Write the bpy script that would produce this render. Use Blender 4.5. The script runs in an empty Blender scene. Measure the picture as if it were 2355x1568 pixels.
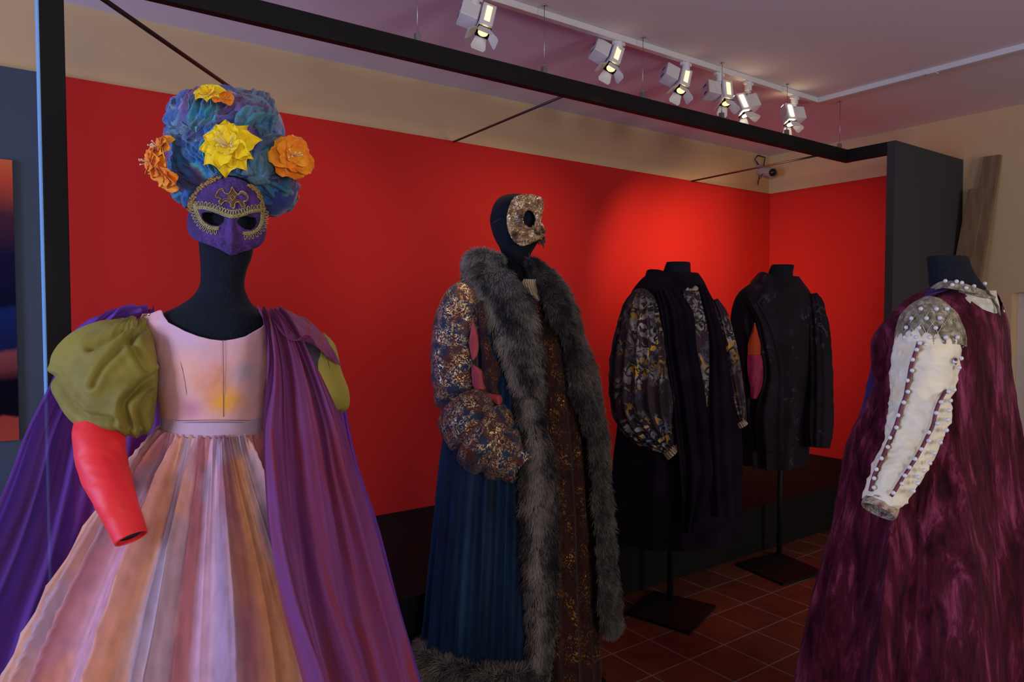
import bpy, math, random
import numpy as np
from mathutils import Vector, Matrix
random.seed(7)
# ------------------------------------------------------------------ camera
IW, IH, FPX, CAMH = 2355., 1568., 1635., 1.45
PITCH = math.atan((784 - 724) / FPX)
YAW = math.atan(2265 / 1635.)
F0 = np.array([math.cos(YAW), math.sin(YAW), 0.])          # horizontal view direction
RT = np.array([math.sin(YAW), -math.cos(YAW), 0.])
ZZ = np.array([0., 0., 1.])
FW = F0 * math.cos(PITCH) - ZZ * math.sin(PITCH)
UP = np.cross(RT, FW)
CP = np.array([0., 0., CAMH])
scn = bpy.context.scene
COL = scn.collection
cd = bpy.data.cameras.new('camera')
cd.sensor_width = 36; cd.lens = 36 * FPX / IW; cd.clip_start = .05; cd.clip_end = 60
cam = bpy.data.objects.new('camera', cd); COL.objects.link(cam)
m = Matrix.Identity(4)
for i in range(3):
    m[i][0] = RT[i]; m[i][1] = UP[i]; m[i][2] = -FW[i]; m[i][3] = CP[i]
cam.matrix_world = m
scn.camera = cam
# ------------------------------------------------------------------ world, exposure
w = bpy.data.worlds.new('world'); scn.world = w; w.use_nodes = True
w.node_tree.nodes['Background'].inputs[0].default_value = (.35, .5, .9, 1)
w.node_tree.nodes['Background'].inputs[1].default_value = .25
scn.view_settings.view_transform = 'Standard'; scn.view_settings.look = 'None'
scn.view_settings.gamma = 1; scn.view_settings.use_curve_mapping = False
scn.view_settings.exposure = 0.12
# ------------------------------------------------------------------ daylight through the windows behind the camera, plus an added blue fill
ROOM_X0, ROOM_X1, ROOM_Y0, ROOM_Y1, CEIL = -3.4, 5.57, -3.6, 3.82, 2.855
def area_light(name, loc, target, sx, sy, power, col):
    l = bpy.data.lights.new(name, 'AREA'); l.shape = 'RECTANGLE'; l.size = sx; l.size_y = sy
    l.energy = power; l.color = col
    o = bpy.data.objects.new(name, l); COL.objects.link(o); o.location = loc
    o.rotation_euler = (Vector(target) - Vector(loc)).to_track_quat('-Z', 'Y').to_euler()
    return o
# daylight in the two window openings of the rear wall and the one of the left wall
area_light('window_daylight', (-.6, ROOM_Y0 + .08, 1.55), (-.6, 3, 1.35), 1.2, 1.4, 55, (.95, .94, 1.))
area_light('window_daylight', (2.9, ROOM_Y0 + .08, 1.55), (2.9, 3, 1.35), 1.2, 1.4, 72, (.95, .92, 1.))
area_light('window_daylight', (ROOM_X0 + .08, 1.7, 1.45), (3, 1.9, 1.3), 1.3, 1.4, 105, (.58, .68, 1.))
area_light('blue_fill_light', (ROOM_X0 + .1, 2.95, 1.1), (.5, 2.6, 2.2), .7, 1.6, 62, (.10, .24, 1.))  # added blue fill by the left wall, its source unseen and not modelled
def spot(loc, target, power, size, blend, col=(1, .74, .45), rad=.03):
    l = bpy.data.lights.new('track_light_beam', 'SPOT'); l.energy = power; l.spot_size = math.radians(size)
    l.spot_blend = blend; l.color = col; l.shadow_soft_size = rad
    o = bpy.data.objects.new('track_light_beam', l); COL.objects.link(o); o.location = loc
    o.rotation_euler = (Vector(target) - Vector(loc)).to_track_quat('-Z', 'Y').to_euler()
    return o

# ------------------------------------------------------------------ helpers
def ray(u, v): return FW + RT * (u - IW / 2) / FPX - UP * (v - IH / 2) / FPX
def at(u, v, d):
    r = ray(u, v); return CP + r * (d / (r @ F0))
def on(u, v, ax, val):
    r = ray(u, v); return CP + r * ((val - CP[ax]) / r[ax])

def tag(o, label=None, cat=None, group=None, kind=None):
    if label: o['label'] = label
    if cat: o['category'] = cat
    if group: o['group'] = group
    if kind: o['kind'] = kind
    return o
def thing(name, loc, label, cat, group=None):
    o = bpy.data.objects.new(name, None); COL.objects.link(o); o.empty_display_size = .05
    o.location = loc; return tag(o, label, cat, group)
def put(name, me, mat, parent=None):
    o = bpy.data.objects.new(name, me); COL.objects.link(o)
    if mat: me.materials.append(mat)
    if parent:
        o.parent = parent
        p = parent; loc = Vector((0, 0, 0))
        while p: loc += p.location; p = p.parent
        o.location = -loc                                   # mesh data is in world space
    return o
def recenter(o):
    """origin of a mesh thing to the middle of its base (mesh built in world space)"""
    me = o.data; n = len(me.vertices); a = np.empty(n * 3); me.vertices.foreach_get('co', a); a = a.reshape(-1, 3)
    c = (a.min(0) + a.max(0)) / 2; c[2] = a[:, 2].min()
    me.vertices.foreach_set('co', (a - c).ravel()); o.location = Vector(o.location) + Vector(c); me.update()
    return o
def mesh(name, V, Fc, smooth=True):
    me = bpy.data.meshes.new(name)
    V = np.asarray(V, dtype=float)
    me.from_pydata([tuple(x) for x in V], [], [tuple(int(i) for i in f) for f in Fc])
    if smooth: me.polygons.foreach_set('use_smooth', [True] * len(me.polygons))
    me.update(); return me
class MB:
    def __init__(s): s.V = []; s.F = []
    def add(s, V, Fc):
        n = len(s.V); s.V += [tuple(map(float, v)) for v in V]; s.F += [tuple(int(i) + n for i in f) for f in Fc]; return s
    def box(s, a, b):
        x0, y0, z0 = a; x1, y1, z1 = b
        return s.add([(x0, y0, z0), (x1, y0, z0), (x1, y1, z0), (x0, y1, z0), (x0, y0, z1), (x1, y0, z1), (x1, y1, z1), (x0, y1, z1)],
                     [(0, 3, 2, 1), (4, 5, 6, 7), (0, 1, 5, 4), (1, 2, 6, 5), (2, 3, 7, 6), (3, 0, 4, 7)])
    def obox(s, c, ax, ay, az):
        c, ax, ay, az = map(np.asarray, (c, ax, ay, az))
        V = [c + sx * ax + sy * ay + sz * az for sz in (-1, 1) for sx, sy in ((-1, -1), (1, -1), (1, 1), (-1, 1))]
        return s.add(V, [(0, 3, 2, 1), (4, 5, 6, 7), (0, 1, 5, 4), (1, 2, 6, 5), (2, 3, 7, 6), (3, 0, 4, 7)])
    def cyl(s, p, q, r, r2=None, n=14, cap=True):
        p = np.asarray(p, float); q = np.asarray(q, float); r2 = r if r2 is None else r2
        d = q - p; d /= np.linalg.norm(d); a = np.cross(d, (0, 0, 1) if abs(d[2]) < .9 else (1, 0, 0)); a /= np.linalg.norm(a); b = np.cross(d, a)
        V = []
        for c, rr in ((p, r), (q, r2)):
            for i in range(n):
                t = 2 * math.pi * i / n; V.append(c + rr * (a * math.cos(t) + b * math.sin(t)))
        Fc = [(i, (i + 1) % n, n + (i + 1) % n, n + i) for i in range(n)]
        if cap: Fc += [tuple(range(n))[::-1], tuple(range(n, 2 * n))]
        return s.add(V, Fc)
    def poly(s, pts, off):
        """extrude a polygon (list of 3-D points) by vector off"""
        n = len(pts); P = [np.asarray(p, float) for p in pts]; off = np.asarray(off, float)
        return s.add(P + [p + off for p in P], [tuple(range(n))[::-1], tuple(range(n, 2 * n))] + [(i, (i + 1) % n, n + (i + 1) % n, n + i) for i in range(n)])
    def ball(s, c, r, n=8, m_=6, sc=(1, 1, 1)):
        V = []; Fc = []
        for j in range(m_ + 1):
            ph = math.pi * j / m_
            for i in range(n):
                t = 2 * math.pi * i / n
                V.append((c[0] + r * sc[0] * math.sin(ph) * math.cos(t), c[1] + r * sc[1] * math.sin(ph) * math.sin(t), c[2] + r * sc[2] * math.cos(ph)))
        for j in range(m_):
            for i in range(n): Fc.append((j * n + i, (j + 1) * n + i, (j + 1) * n + (i + 1) % n, j * n + (i + 1) % n))
        return s.add(V, Fc)
    def wire(s, pts, r, n=6):
        pts = np.asarray(pts, float)
        P, _ = sweep(pts, np.full(len(pts), r), n)
        V = P.reshape(-1, 3); m_ = len(pts); Fc = []
        for j in range(m_ - 1):
            for i in range(n): Fc.append((j * n + i, j * n + (i + 1) % n, (j + 1) * n + (i + 1) % n, (j + 1) * n + i))
        Fc += [tuple(range(n))[::-1], tuple(range((m_ - 1) * n, m_ * n))]
        return s.add(V, Fc)
    def build(s, name, mat, parent=None, smooth=False, bevel=0):
        o = put(name, mesh(name, s.V, s.F, smooth), mat, parent)
        if bevel:
            b = o.modifiers.new('bevel', 'BEVEL'); b.width = bevel; b.segments = 2; b.limit_method = 'ANGLE'
        return o
# ---- numpy noise
_rs = np.random.RandomState(3); _T = _rs.rand(64, 64, 64)
def vnoise(p):
    p = np.asarray(p, float); i = np.floor(p).astype(int); f = p - i; f = f * f * (3 - 2 * f)
    def g(a, b, c): return _T[(i[..., 0] + a) & 63, (i[..., 1] + b) & 63, (i[..., 2] + c) & 63]
    x, y, z = f[..., 0], f[..., 1], f[..., 2]
    c00 = g(0, 0, 0) * (1 - x) + g(1, 0, 0) * x; c10 = g(0, 1, 0) * (1 - x) + g(1, 1, 0) * x
    c01 = g(0, 0, 1) * (1 - x) + g(1, 0, 1) * x; c11 = g(0, 1, 1) * (1 - x) + g(1, 1, 1) * x
    return ((c00 * (1 - y) + c10 * y) * (1 - z) + (c01 * (1 - y) + c11 * y) * z) * 2 - 1
def fbm(p, o=3):
    s = 0; a = 1.
    for k in range(o): s = s + a * vnoise(p * 2 ** k + 11.3 * k); a *= .5
    return s / 1.75
def ridged(p, o=3):
    s = 0; a = 1.
    for k in range(o): s = s + a * (1 - 2 * np.abs(vnoise(p * 2 ** k + 7.1 * k))); a *= .5
    return s / 1.75
def cr(A, n, axis=0):
    """Catmull-Rom resample of control array A along axis to n samples"""
    A = np.moveaxis(np.asarray(A, float), axis, 0); k = len(A)
    if k == 1: return np.moveaxis(np.repeat(A, n, 0), 0, axis)
    t = np.linspace(0, k - 1, n); i = np.minimum(t.astype(int), k - 2); f = (t - i).reshape((-1,) + (1,) * (A.ndim - 1))
    B = np.concatenate([2 * A[:1] - A[1:2], A, 2 * A[-1:] - A[-2:-1]])
    p0, p1, p2, p3 = B[i], B[i + 1], B[i + 2], B[i + 3]
    R = .5 * (2 * p1 + (p2 - p0) * f + (2 * p0 - 5 * p1 + 4 * p2 - p3) * f ** 2 + (3 * p1 - p0 - 3 * p2 + p3) * f ** 3)
    return np.moveaxis(R, 0, axis)
def normals(P, closed=False):
    if closed: du = np.roll(P, -1, 1) - np.roll(P, 1, 1)
    else: du = np.gradient(P, axis=1)
    dv = np.gradient(P, axis=0); n = np.cross(du, dv)
    l = np.linalg.norm(n, axis=-1, keepdims=True); return n / np.maximum(l, 1e-9)
def gridmesh(name, P, mat, parent=None, closed=False, thick=0, capt=False, capb=False, uvs=(1, 1), keep=None):
    m_, n = P.shape[:2]; V = P.reshape(-1, 3); Fc = []; UV = []
    nn = n if closed else n - 1
    for j in range(m_ - 1):
        for i in range(nn):
            if keep is not None and not keep(j, i): continue
            i2 = (i + 1) % n
            Fc.append((j * n + i, j * n + i2, (j + 1) * n + i2, (j + 1) * n + i))
            a0, a1 = i / nn * uvs[0], (i + 1) / nn * uvs[0]; b0, b1 = j / (m_ - 1) * uvs[1], (j + 1) / (m_ - 1) * uvs[1]
            UV += [(a0, b0), (a1, b0), (a1, b1), (a0, b1)]
    if capt: Fc.append(tuple(range(n))[::-1]); UV += [(0, 0)] * n
    if capb: Fc.append(tuple(range((m_ - 1) * n, m_ * n))); UV += [(0, 1)] * n
    me = mesh(name, V, Fc)
    uv = me.uv_layers.new(name='UVMap'); uv.data.foreach_set('uv', np.array(UV, float).ravel())
    o = put(name, me, mat, parent)
    if thick:
        s = o.modifiers.new('thickness', 'SOLIDIFY'); s.thickness = thick; s.offset = 0
    return o
def patch(rows, nv=80, nu=80):
    """control grid of (u,v,d) -> world points"""
    C = np.array([[at(*q) for q in r] for r in rows]); return cr(cr(C, nv, 0), nu, 1)
def facing(c):
    """horizontal direction from the room's viewpoint to a figure, scaled to unit depth: the way the figure faces"""
    f = np.array([c[0], c[1], 0.]); return f / (f @ F0)
def loft(rows, nv=120, seg=160, pw=2.):
    """rows: (v, uL, uR, depth, half_depth) stacked rings"""
    R = cr(np.array(rows, float), nv, 0); th = np.linspace(0, 2 * math.pi, seg, endpoint=False)
    ct, st = np.cos(th), np.sin(th)
    if pw != 2: ct = np.sign(ct) * np.abs(ct) ** (2 / pw); st = np.sign(st) * np.abs(st) ** (2 / pw)
    P = np.zeros((nv, seg, 3))
    for j, (v, a, b, d, h) in enumerate(R):
        c = at((a + b) / 2, v, d); e = at(b, v, d); hw = np.linalg.norm(e - c)
        P[j] = c + np.outer(ct * hw, RT) - np.outer(st * h, facing(c))      # theta=90deg faces the camera
    return P, th
def sweep(C, r, seg, flat=None):
    C = np.asarray(C, float); T = np.gradient(C, axis=0); T /= np.linalg.norm(T, axis=1, keepdims=True)
    a = -F0 - T[0] * (T[0] @ -F0)
    if np.linalg.norm(a) < 1e-3: a = np.cross(T[0], (1, 0, .3))
    a /= np.linalg.norm(a); P = np.zeros((len(C), seg, 3)); th = np.linspace(0, 2 * math.pi, seg, endpoint=False)
    for j in range(len(C)):
        a = a - T[j] * (a @ T[j]); a /= np.linalg.norm(a); b = np.cross(T[j], a)
        fl = 1 if flat is None else flat
        P[j] = C[j] + r[j] * (np.outer(np.cos(th) * fl, a) + np.outer(np.sin(th), b))
    return P, th
def tube(path, nv=90, seg=64, flat=None):
    """path: (u, v, d, r_px)"""
    C = np.array([at(u, v, d) for u, v, d, r in path]); R = np.array([r * d / FPX for u, v, d, r in path])
    # even spacing along the chain
    CC = cr(C, nv, 0); RR = cr(R, nv, 0)
    L = np.r_[0, np.cumsum(np.linalg.norm(np.diff(CC, axis=0), axis=1))]; s = np.linspace(0, L[-1], nv)
    CC = np.stack([np.interp(s, L, CC[:, k]) for k in range(3)], 1); RR = np.interp(s, L, RR)
    return sweep(CC, np.maximum(RR, .001), seg, flat)
def disp(P, amp, closed=False):
    return P + normals(P, closed) * amp[..., None]
def sgn_out(P, closed=True):
    """make normals of a closed ring grid point outward"""
    N = normals(P, closed); c = P.mean(1, keepdims=True)
    return 1 if np.sum(N * (P - c)) > 0 else -1

# ------------------------------------------------------------------ materials
def new_mat(name):
    M = bpy.data.materials.new(name); M.use_nodes = True; nt = M.node_tree
    return M, nt, nt.nodes['Principled BSDF']
def srgb(r, g, b): return tuple((c / 255 / 12.92 if c / 255 <= .04045 else ((c / 255 + .055) / 1.055) ** 2.4) for c in (r, g, b)) + (1,)
def plain(name, col, rough=.6, metal=0, sheen=0, bump=0, bscale=40, emit=None, spec=.5, trans=0, alpha=1):
    M, nt, b = new_mat(name)
    b.inputs['Base Color'].default_value = col; b.inputs['Roughness'].default_value = rough; b.inputs['Metallic'].default_value = metal
    b.inputs['Specular IOR Level'].default_value = spec; b.inputs['Sheen Weight'].default_value = sheen
    b.inputs['Alpha'].default_value = alpha
    if emit: b.inputs['Emission Color'].default_value = emit[0]; b.inputs['Emission Strength'].default_value = emit[1]
    if bump: add_bump(nt, b, bump, bscale)
    return M
def add_bump(nt, b, strength, scale, coord='Object', vec=(1, 1, 1), dist=.01):
    tc = nt.nodes.new('ShaderNodeTexCoord'); mp = nt.nodes.new('ShaderNodeMapping'); mp.inputs['Scale'].default_value = vec
    n = nt.nodes.new('ShaderNodeTexNoise'); n.inputs['Scale'].default_value = scale; n.inputs['Detail'].default_value = 6
    bp = nt.nodes.new('ShaderNodeBump'); bp.inputs['Strength'].default_value = strength; bp.inputs['Distance'].default_value = dist
    nt.links.new(tc.outputs[coord], mp.inputs[0]); nt.links.new(mp.outputs[0], n.inputs['Vector'])
    nt.links.new(n.outputs['Fac'], bp.inputs['Height']); nt.links.new(bp.outputs[0], b.inputs['Normal'])
    return n, bp
def cloth(name, cols, scale=4, vec=(1, 1, 1), coord='Object', rough=.8, sheen=.05, sheen_tint=None, bump=.25, bscale=60, bvec=(1, 1, 1),
          detail=4, dist=0., metal=0, alpha=1, spec=.2, lo=.3, hi=.7):
    """fabric whose dye varies with noise: cols = colours spread over the noise range"""
    M, nt, b = new_mat(name)
    tc = nt.nodes.new('ShaderNodeTexCoord'); mp = nt.nodes.new('ShaderNodeMapping'); mp.inputs['Scale'].default_value = vec
    n = nt.nodes.new('ShaderNodeTexNoise'); n.inputs['Scale'].default_value = scale; n.inputs['Detail'].default_value = detail
    n.inputs['Distortion'].default_value = dist
    r = nt.nodes.new('ShaderNodeValToRGB'); e = r.color_ramp.elements
    while len(e) < len(cols): e.new(.5)
    for k, c in enumerate(cols): e[k].position = lo + (hi - lo) * k / max(1, len(cols) - 1); e[k].color = c
    nt.links.new(tc.outputs[coord], mp.inputs[0]); nt.links.new(mp.outputs[0], n.inputs['Vector'])
    nt.links.new(n.outputs['Fac'], r.inputs[0]); nt.links.new(r.outputs[0], b.inputs['Base Color'])
    b.inputs['Roughness'].default_value = rough; b.inputs['Sheen Weight'].default_value = sheen; b.inputs['Metallic'].default_value = metal
    b.inputs['Specular IOR Level'].default_value = spec; b.inputs['Alpha'].default_value = alpha
    if sheen_tint: b.inputs['Sheen Tint'].default_value = sheen_tint
    if bump: add_bump(nt, b, bump, bscale, coord, bvec)
    return M
def flecked(name, cols, flecks, scale=3, fscale=40, thr=.58, rough=.5, fmetal=0., frough=.35, vec=(1, 1, 1), bump=.6, mask_scale=5, mask_lo=.4, sheen=.1, dist=1.5):
    """ground cloth + raised flecks/paint of several colours where a coarser mask allows"""
    M = cloth(name, cols, scale, vec, rough=rough, sheen=sheen, bump=0)
    nt = M.node_tree; b = nt.nodes['Principled BSDF']; L = nt.links
    base = b.inputs['Base Color'].links[0].from_socket
    tc = nt.nodes.new('ShaderNodeTexCoord')
    n = nt.nodes.new('ShaderNodeTexNoise'); n.inputs['Scale'].default_value = fscale; n.inputs['Detail'].default_value = 3; n.inputs['Distortion'].default_value = dist
    L.new(tc.outputs['Object'], n.inputs['Vector'])
    mk = nt.nodes.new('ShaderNodeTexNoise'); mk.inputs['Scale'].default_value = mask_scale; mk.inputs['Detail'].default_value = 3
    mp = nt.nodes.new('ShaderNodeMapping'); mp.inputs['Location'].default_value = (4, 7, 2); L.new(tc.outputs['Object'], mp.inputs[0]); L.new(mp.outputs[0], mk.inputs['Vector'])
    mr = nt.nodes.new('ShaderNodeMapRange'); mr.inputs['From Min'].default_value = mask_lo; mr.inputs['From Max'].default_value = mask_lo + .15
    L.new(mk.outputs['Fac'], mr.inputs['Value'])
    fr = nt.nodes.new('ShaderNodeMapRange'); fr.inputs['From Min'].default_value = thr; fr.inputs['From Max'].default_value = thr + .04
    L.new(n.outputs['Fac'], fr.inputs['Value'])
    mu = nt.nodes.new('ShaderNodeMath'); mu.operation = 'MULTIPLY'; L.new(mr.outputs[0], mu.inputs[0]); L.new(fr.outputs[0], mu.inputs[1])
    cn = nt.nodes.new('ShaderNodeTexNoise'); cn.inputs['Scale'].default_value = mask_scale * 1.7; L.new(tc.outputs['Object'], cn.inputs['Vector'])
    rp = nt.nodes.new('ShaderNodeValToRGB'); rp.color_ramp.interpolation = 'CONSTANT' if len(flecks) > 2 else 'LINEAR'; e = rp.color_ramp.elements
    while len(e) < len(flecks): e.new(.5)
    for k, c in enumerate(flecks): e[k].position = .36 + .24 * k / max(1, len(flecks) - 1) if k else 0; e[k].color = c
    L.new(cn.outputs['Fac'], rp.inputs[0])
    mx = nt.nodes.new('ShaderNodeMix'); mx.data_type = 'RGBA'; L.new(mu.outputs[0], mx.inputs['Factor']); L.new(base, mx.inputs[6]); L.new(rp.outputs[0], mx.inputs[7])
    L.new(mx.outputs[2], b.inputs['Base Color'])
    if fmetal:
        a = nt.nodes.new('ShaderNodeMath'); a.operation = 'MULTIPLY'; a.inputs[1].default_value = fmetal; L.new(mu.outputs[0], a.inputs[0]); L.new(a.outputs[0], b.inputs['Metallic'])
    rr = nt.nodes.new('ShaderNodeMapRange'); rr.inputs['To Min'].default_value = rough; rr.inputs['To Max'].default_value = frough; L.new(mu.outputs[0], rr.inputs['Value']); L.new(rr.outputs[0], b.inputs['Roughness'])
    bp = nt.nodes.new('ShaderNodeBump'); bp.inputs['Strength'].default_value = bump; bp.inputs['Distance'].default_value = .004
    L.new(n.outputs['Fac'], bp.inputs['Height']); L.new(bp.outputs[0], b.inputs['Normal'])
    return M
def attr_mat(name, rough=.75, sheen=.03):
    M, nt, b = new_mat(name); a = nt.nodes.new('ShaderNodeAttribute'); a.attribute_name = 'dye'
    nt.links.new(a.outputs['Color'], b.inputs['Base Color']); b.inputs['Roughness'].default_value = rough; b.inputs['Sheen Weight'].default_value = sheen
    b.inputs['Specular IOR Level'].default_value = .15
    return M
def set_dye(o, C):
    me = o.data; a = me.color_attributes.new('dye', 'FLOAT_COLOR', 'POINT')
    C = np.asarray(C, float).reshape(-1, C.shape[-1]); C = np.c_[C[:, :3], np.ones(len(C))]
    a.data.foreach_set('color', C.ravel())

cream = plain('cream_plaster', srgb(196, 166, 124), .9, bump=.15, bscale=12)
ceil_m = plain('ceiling_paint', srgb(222, 206, 204), .9, bump=.12, bscale=8)
red = plain('red_paint', (.47, .018, .014, 1), .75, bump=.05, bscale=220, spec=.12)
slate = plain('slate_paint', srgb(62, 72, 86), .7, bump=.05, bscale=200, spec=.2)
blackp = plain('black_paint', (.008, .0065, .006, 1), .75, spec=.12)
blackm = plain('black_metal', (.006, .005, .005, 1), .6, spec=.18)
jersey = cloth('black_jersey', [(.006, .008, .012, 1), (.012, .014, .02, 1)], 200, rough=.9, sheen=.03, bump=.2, bscale=500, spec=.06)
white_en = plain('white_enamel', (.62, .6, .58, 1), .4, spec=.4)
steel = plain('steel', (.35, .34, .34, 1), .35, metal=1)
dark_hole = plain('dark_slot', (.02, .02, .02, 1), .7)
glow = plain('lamp_glow', (1, .8, .5, 1), .5, emit=((1, .66, .24, 1), 1.9))
glow_hot = plain('lamp_glow_bright', (1, .85, .6, 1), .5, emit=((1, .84, .55, 1), 12))

# ------------------------------------------------------------------ setting
def struct(name, mb, mat, **k):
    o = mb.build(name, mat, **k); o['kind'] = 'structure'; return o
# terracotta floor
M, nt, b = new_mat('terracotta_tiles')
tc = nt.nodes.new('ShaderNodeTexCoord'); mp = nt.nodes.new('ShaderNodeMapping')
mp.inputs['Location'].default_value = (-2.557 + .2285 * 20, -1.722 + .2265 * 20, 0)
br = nt.nodes.new('ShaderNodeTexBrick'); br.offset = 0; br.inputs['Scale'].default_value = 1; br.inputs['Brick Width'].default_value = .2285; br.inputs['Row Height'].default_value = .2265
br.inputs['Mortar Size'].default_value = .0036; br.inputs['Mortar Smooth'].default_value = .3
br.inputs['Color1'].default_value = (.16, .045, .022, 1); br.inputs['Color2'].default_value = (.10, .030, .017, 1); br.inputs['Mortar'].default_value = (.22, .20, .20, 1)
nz = nt.nodes.new('ShaderNodeTexNoise'); nz.inputs['Scale'].default_value = 9; nz.inputs['Detail'].default_value = 8
mx = nt.nodes.new('ShaderNodeMix'); mx.data_type = 'RGBA'; mx.blend_type = 'MULTIPLY'; mx.inputs['Factor'].default_value = .6
rp = nt.nodes.new('ShaderNodeValToRGB'); rp.color_ramp.elements[0].position = .3; rp.color_ramp.elements[0].color = (.5, .45, .42, 1); rp.color_ramp.elements[1].position = .7; rp.color_ramp.elements[1].color = (1.15, 1.1, 1.05, 1)
L = nt.links; L.new(tc.outputs['Object'], mp.inputs[0]); L.new(mp.outputs[0], br.inputs['Vector']); L.new(tc.outputs['Object'], nz.inputs['Vector'])
L.new(nz.outputs['Fac'], rp.inputs[0]); L.new(br.outputs['Color'], mx.inputs[6]); L.new(rp.outputs[0], mx.inputs[7]); L.new(mx.outputs[2], b.inputs['Base Color'])
bp = nt.nodes.new('ShaderNodeBump'); bp.inputs['Strength'].default_value = .5; bp.inputs['Distance'].default_value = .003; bp.invert = True
L.new(br.outputs['Fac'], bp.inputs['Height']); L.new(bp.outputs[0], b.inputs['Normal']); b.inputs['Roughness'].default_value = .42; b.inputs['Specular IOR Level'].default_value = .35
tiles = M
X0, X1, Y0, Y1 = ROOM_X0, ROOM_X1, ROOM_Y0, ROOM_Y1
struct('floor', MB().box((X0 - .2, Y0 - .2, -.1), (X1 + .6, Y1 + .2, 0)), tiles)
struct('ceiling', MB().box((X0 - .2, Y0 - .2, CEIL), (X1 + .6, Y1 + .2, CEIL + .1)), ceil_m)
struct('wall_back', MB().box((X0, Y1, 0), (X1 + .2, Y1 + .2, CEIL)), cream)
# right wall with the door recess (only its upper left corner shows)
dy1, dy0, dz = 1.93, .65, 1.60
struct('wall_right', MB().box((X1, dy1, 0), (X1 + .2, Y1, CEIL)).box((X1, Y0, 0), (X1 + .2, dy0, CEIL)).box((X1, dy0, dz), (X1 + .2, dy1, CEIL))
       .box((X1 + .16, dy0, 0), (X1 + .2, dy1, dz)), cream)
dm = plain('door_paint', srgb(150, 128, 118), .6)
d1 = struct('door_1', MB().box((X1 + .12, dy0 + .04, 0), (X1 + .16, dy1 - .14, dz - .09)), dm)
struct('trim_1', MB().box((X1 + .1, dy1 - .14, 0), (X1 + .159, dy1 - .001, dz - .001)).box((X1 + .1, dy0 + .001, dz - .09), (X1 + .159, dy1 - .14, dz - .001)), plain('door_casing', srgb(190, 178, 165), .6))
def wall_holes(name, axis, c0, c1, a0, a1, holes):
    mb = MB(); xs = sorted([a0, a1] + [h for q in holes for h in q[:2]])
    def bb(p0, p1, z0, z1):
        if axis == 1: mb.box((p0, c0, z0), (p1, c1, z1))
        else: mb.box((c0, p0, z0), (c1, p1, z1))
    for p0, p1 in zip(xs[:-1], xs[1:]):
        h = [q for q in holes if abs(q[0] - p0) < 1e-6]
        if h: bb(p0, p1, 0, h[0][2]); bb(p0, p1, h[0][3], CEIL)
        else: bb(p0, p1, 0, CEIL)
    return struct(name, mb, cream)
wall_holes('wall_rear', 1, Y0 - .2, Y0, X0, X1, [(-1.3, .1, .75, 2.35), (2.2, 3.6, .75, 2.35)])
wall_holes('wall_left', 0, X0 - .2, X0, Y0, Y1, [(.9, 2.5, .65, 2.25)])
def window(n, pts):
    mb = MB()
    for a, b_ in pts: mb.box(a, b_)
    struct('window_%d' % n, mb, white_en)
for n, x in ((1, -1.3), (2, 2.2)):
    window(n, [((x, Y0 - .14, .75), (x + .06, Y0 - .08, 2.35)), ((x + 1.34, Y0 - .14, .75), (x + 1.4, Y0 - .08, 2.35)), ((x + .06, Y0 - .14, .75), (x + 1.34, Y0 - .08, .81)), ((x + .06, Y0 - .14, 2.29), (x + 1.34, Y0 - .08, 2.35)), ((x + .67, Y0 - .14, .81), (x + .73, Y0 - .08, 2.29))])
window(3, [((X0 - .14, .9, .65), (X0 - .08, .96, 2.25)), ((X0 - .14, 2.44, .65), (X0 - .08, 2.5, 2.25)), ((X0 - .14, .96, .65), (X0 - .08, 2.44, .71)), ((X0 - .14, .96, 2.19), (X0 - .08, 2.44, 2.25))])
# low black platform and red backdrops standing on it
o = recenter(MB().box((.19, 2.6, 0), (5.50, 3.78, .285)).build('platform', blackp, bevel=.004))
tag(o, 'low black platform running along the foot of the red backdrop', 'platform')
o = recenter(MB().box((.19, 3.78, .0), (5.57, 3.815, 2.515)).build('backdrop_panel', red))
tag(o, 'long red painted backdrop along the back wall behind the costumes', 'backdrop')
o = recenter(MB().box((5.53, 2.29, .0), (5.565, 3.779, 2.515)).build('backdrop_panel', red))
tag(o, 'short red backdrop on the end wall beside the dark grey screen', 'backdrop')
o = recenter(MB().box((X0 + .02, 3.78, .0), (.188, 3.815, 2.515)).build('backdrop_panel', slate))
tag(o, 'slate blue backdrop at the far left, carrying the stage photograph', 'backdrop')

# ------------------------------------------------------------------ black frame above the platform
fr = thing('display_frame', (2.4, 2.57, 0), 'black frame of one post and a long beam, hung on wires above the platform', 'frame')
MB().box((.1165, 2.555, 0), (.180, 2.70, 2.545)).build('post', blackm, fr, bevel=.002)
MB().box((.1165, 2.556, 2.468), (4.64, 2.596, 2.547)).build('beam', blackm, fr, bevel=.002)
MB().box((4.592, 2.30, 2.468), (4.636, 2.555, 2.547)).build('side_beam', blackm, fr, bevel=.002)
for p, q in (((2.20, 2.596, 2.49), (2.29, 3.80, 2.512)), ((4.36, 2.596, 2.49), (4.49, 3.80, 2.512)), ((.20, 2.62, 2.50), (1.13, 3.80, 2.522))):
    MB().cyl(p, q, .0065 if q[0] > 2 else .009, n=8).build('brace_rod', plain('maroon_rod', (.03, .008, .006, 1), .5), fr, smooth=True)
o = recenter(MB().box((4.592, 2.245, 0), (5.56, 2.298, 2.547)).build('screen_panel', plain('charcoal_paint', srgb(60, 60, 60), .8, bump=.05, bscale=200, spec=.12), bevel=.002))
tag(o, 'tall dark grey screen panel closing the right end of the platform', 'screen')
wl = ['topmost wire at the upper left, behind the flowered headdress', 'wire left of the first track light', 'wire between the first and second track lights', 'wire just right of the second track light',
      'wire crossing the fourth track light', 'wire crossing the rightmost track light', 'wire at the right end beside the corner of the beam']
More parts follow.
